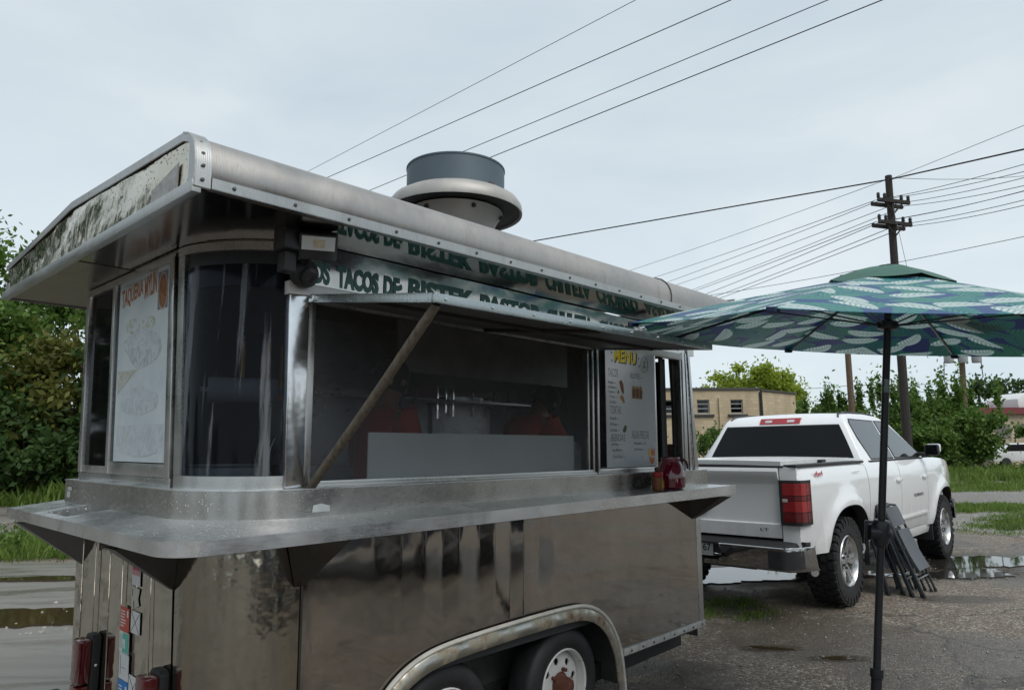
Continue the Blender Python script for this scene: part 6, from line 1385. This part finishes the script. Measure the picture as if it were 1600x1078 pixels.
# ------------------------------------------------------------------ people inside the trailer
M_skin = simple('skin', (.30, .15, .09), .5, var=.08); M_hair = simple('black_hair', (.012, .010, .009), .85, var=.3, scale=60, bump=.4, bscale=150); M_redshirt = simple('red_shirt', (.42, .035, .02), .8, var=.12, scale=25); M_orshirt = simple('orange_red_shirt', (.46, .07, .03), .8, var=.12, scale=25)
def skin_mesh(name, verts, edges, radii, mat, parent, root=0, lev=2):
    me = bpy.data.meshes.new(name); me.from_pydata(verts, edges, []); me.materials.append(mat); o = obj(name, me, parent)
    md = o.modifiers.new('skin', 'SKIN'); md.use_smooth_shade = True
    for v, r in zip(me.skin_vertices[0].data, radii): v.radius = (r, r) if not isinstance(r, tuple) else r
    me.skin_vertices[0].data[root].use_root = True
    s = o.modifiers.new('sub', 'SUBSURF'); s.levels = lev; s.render_levels = lev; return o
def person(label, base, yaw, lean, shirt, arm_l, arm_r, headdir):
    o = tthing('person', label, 'person', base, None, Matrix.Rotation(yaw, 4, 'Z'))
    # local: x = facing direction, y = left, z up, floor at 0
    hip = Vector((0, 0, .90)); chest = hip+Vector((math.sin(lean)*.36, 0, math.cos(lean)*.36)); neck = hip+Vector((math.sin(lean)*.55, 0, math.cos(lean)*.55)); head = neck+Vector((math.sin(headdir)*.17, 0, math.cos(headdir)*.17))
    sh = [neck+Vector((-.02, s_*.17, -.05)) for s_ in (1, -1)]
    V = [hip, chest, neck, *sh, arm_l[0], arm_r[0]]; E = [(0, 1), (1, 2), (2, 3), (2, 4), (3, 5), (4, 6)]
    skin_mesh('shirt', V, E, [(.15, .13), (.17, .14), (.075, .075), .075, .075, .055, .055], shirt, o)
    body = [neck-Vector((0, 0, .04)), neck+(head-neck)*.45, head, head+(head-neck)*.45]
    hips = [Vector((0, s_*.09, .88)) for s_ in (1, -1)]; knees = [Vector((.03, s_*.1, .48)) for s_ in (1, -1)]; feet = [Vector((0, s_*.1, .05)) for s_ in (1, -1)]; toes = [Vector((.16, s_*.1, .03)) for s_ in (1, -1)]
    V = body+[arm_l[0], arm_l[1], arm_l[2], arm_r[0], arm_r[1], arm_r[2], sh[0], sh[1], hip]+hips+knees+feet+toes
    E = [(0, 1), (1, 2), (2, 3), (0, 10), (0, 11), (10, 4), (4, 5), (5, 6), (11, 7), (7, 8), (8, 9), (0, 12), (12, 13), (12, 14), (13, 15), (14, 16), (15, 17), (16, 18), (17, 19), (18, 20)]
    skin_mesh('body', V, E, [.06, .055, (.078, .095), .055, .04, .034, .03, .04, .034, .03, .05, .05, .12, .085, .085, .06, .06, .045, .045, .035, .035], M_skin, o, 12)
    ax = (head-neck).normalized(); fx = Vector((ax.z, 0, -ax.x))
    HM = Matrix((( fx.x, 0, ax.x, head.x), (0, 1, 0, 0), (fx.z, 0, ax.z, head.z), (0, 0, 0, 1)))
    hb = MB().lathe([(0, .125), (.05, .115), (.09, .075), (.102, .02), (.098, -.03), (.08, -.07), (.06, -.075)], 20, HM @ Matrix.Translation((-.022, 0, .015)) @ Matrix.Diagonal((1.05, .9, 1, 1)))
    obj('hair', hb.mesh('hair', M_hair), o)
    obj('nose', MB().prism([HM @ Vector(p) for p in ((.085, -.014, -.02), (.085, .014, -.02), (.082, 0, .035))], HM.to_3x3() @ Vector((.028, 0, -.006)), .004).mesh('nose', M_skin), o)
    for s_ in (1, -1): obj('ear', MB().lathe([(0, -.02), (.012, -.015), (.016, 0), (.012, .015), (0, .02)], 10, HM @ Matrix.Translation((-.01, s_*.088, -.01))).mesh('ear', M_skin), o); obj('eye', MB().lathe([(0, -.008), (.008, 0), (0, .008)], 8, HM @ Matrix.Translation((.083, s_*.03, .012))).mesh('eye', M_black), o)
    obj('mouth', MB().box((.082, -.022, -.058), (.09, .022, -.05), .003, HM).mesh('mouth', simple('lips', (.22, .08, .06), .5)), o)
    for arm, s_ in ((arm_l, 1), (arm_r, -1)):
        d = (arm[2]-arm[1]).normalized(); sd = d.cross(Vector((0, 0, 1))).normalized(); hm = MB()
        hm.box((-.0, -.038, -.013), (.085, .038, .013), .010, Matrix(((d.x, sd.x, 0, arm[2].x), (d.y, sd.y, 0, arm[2].y), (d.z, sd.z, 1, arm[2].z), (0, 0, 0, 1))))
        for k in range(4):
            b = arm[2]+d*.08+sd*(-.03+.02*k); L_ = [.065, .075, .07, .055][k]; hm.tube([b, b+d*L_*.5+Vector((0, 0, -.008)), b+d*L_*.85+Vector((0, 0, -.03))], [.009, .0085, .007], 7)
        b = arm[2]+d*.02+sd*.036*s_; hm.tube([b, b+d*.03+sd*.022*s_, b+d*.06+sd*.02*s_+Vector((0, 0, -.012))], [.011, .010, .008], 7)
        obj('hand', hm.mesh('hand', M_skin), o)
A = lambda *p: Vector(p)
person('person in a red shirt standing at the left of the serving window, facing right', (-1.0, .62, .345), rad(8), .12, M_redshirt, [A(.1, .24, 1.12), A(.3, .16, .95), A(.42, .1, .96)], [A(.1, -.24, 1.12), A(.3, -.16, .95), A(.42, -.1, .96)], .3)
person('person in an orange red shirt bending forward at the right of the serving window', (.16, .62, .345), rad(2), .22, M_orshirt, [A(.22, .26, 1.16), A(.42, .2, 1.02), A(.54, .14, 1.01)], [A(.22, -.26, 1.16), A(.42, -.2, 1.02), A(.54, -.14, 1.01)], .95)

# ------------------------------------------------------------------ cars on the other side, mirrored in the steel
M_navy = simple('navy_car_paint', (.012, .016, .035), .15, coat=.8, var=.05); 
def parked_car(label, loc, rz_):
    o = thing('parked_car', label, 'car', loc, rz_, 'dark cars parked behind the photographer')
    prof = [(-2.3, .45), (-2.35, .8), (-2.25, 1.0), (-1.9, 1.08), (-1.5, 1.55), (-1.2, 1.65), (.3, 1.68), (.7, 1.6), (1.25, 1.12), (2.1, .98), (2.35, .8), (2.38, .45)]
    def ww(z): return .92 if z < 1.08 else .92-.32*(z-1.08)
    mb = MB(); rows = [[(x, ww(z)*g, z) for g in np.linspace(-1, 1, 7)] for x, z in prof]; mb.grid(rows)
    for k in (0, -1):
        low = []
        for x in (2.38, 1.85, 1.8, 1.7, 1.4, 1.1, 1.0, .95, -.95, -1.0, -1.1, -1.4, -1.7, -1.8, -1.85, -2.3):
            d = min(abs(x-1.4), abs(x+1.4)); low.append((x, rows[0][k][1], .32 if d > .44 else .36+.36*math.sqrt(max(0, 1-(d/.45)**2))))
        mb.add([r[k] for r in rows]+low[1:-1], [tuple(range(len(rows)+len(low)-2))])
    obj('body', mb.mesh('body', M_navy), o)
    for s in (-1, 1):
        for P in ([(-1.45, 1.12), (-.2, 1.12), (-.2, 1.55), (-1.2, 1.55)], [(-.1, 1.12), (1.05, 1.12), (.62, 1.52), (-.1, 1.55)]): obj('side_window', MB().prism([(x, s*(ww(z)+.006), z) for x, z in P], (0, -s*.02, 0)).mesh('side_window', M_tint, False), o)
        for x in (-1.4, 1.4):
            M = Matrix.Translation((x, s*.82, .34)) @ Matrix.Rotation(rad(-90*s), 4, 'X'); W_ = obj('wheel', MB().lathe([(0, -.1), (.32, -.1), (.34, -.06), (.34, .06), (.32, .1), (.22, .1)], 32, M).mesh('wheel', M_rub), o)
            rm = MB().lathe([(.22, .1), (.21, .108), (.2, .08)], 28, M)
            for k in range(5): rm.box((.0, -.03, .07), (.21, .03, .1), .006, M @ Matrix.Rotation(2*math.pi*k/5, 4, 'Z'))
            obj('rim', rm.mesh('rim', M_alloy), W_)
for i, (x, y) in enumerate([(6.15, 1.5), (6.4, -3.8), (6.3, -9.2)]):
    parked_car(['dark navy car parked nearest the umbrella on the right', 'dark navy car parked level with the photographer', 'dark navy car parked farthest behind the photographer'][i], (x, y, gz(x, y)), rad(88-2*i))
# small white car parked far off at the right edge
cw_ = at(1582, 698, 40)
o = thing('parked_car', 'white car half hidden behind shrubs at the right edge', 'car', (cw_.x, cw_.y, gz(cw_.x, cw_.y)), rad(10))
mb = MB(); P = [(-2.2, .4), (-2.2, .85), (-1.7, .95), (-1.1, 1.4), (.5, 1.42), (1.2, .95), (2.2, .8), (2.2, .4)]
mb.prism([(x, -.85, z) for x, z in P], (0, 1.7, 0), .06); obj('body', mb.mesh('body', M_paint), o)
obj('side_window', MB().prism([(x, -.856, z) for x, z in ((-1.45, .97), (1.0, .97), (.4, 1.34), (-1.05, 1.33))], (0, .01, 0)).mesh('side_window', M_tint, False), o)
for x in (-1.35, 1.35): obj('wheel', MB().lathe([(0, -.09), (.3, -.09), (.32, 0), (.3, .09), (0, .1)], 24, Matrix.Translation((x, -.8, .32)) @ Matrix.Rotation(rad(90), 4, 'X')).mesh('wheel', M_rub), o)
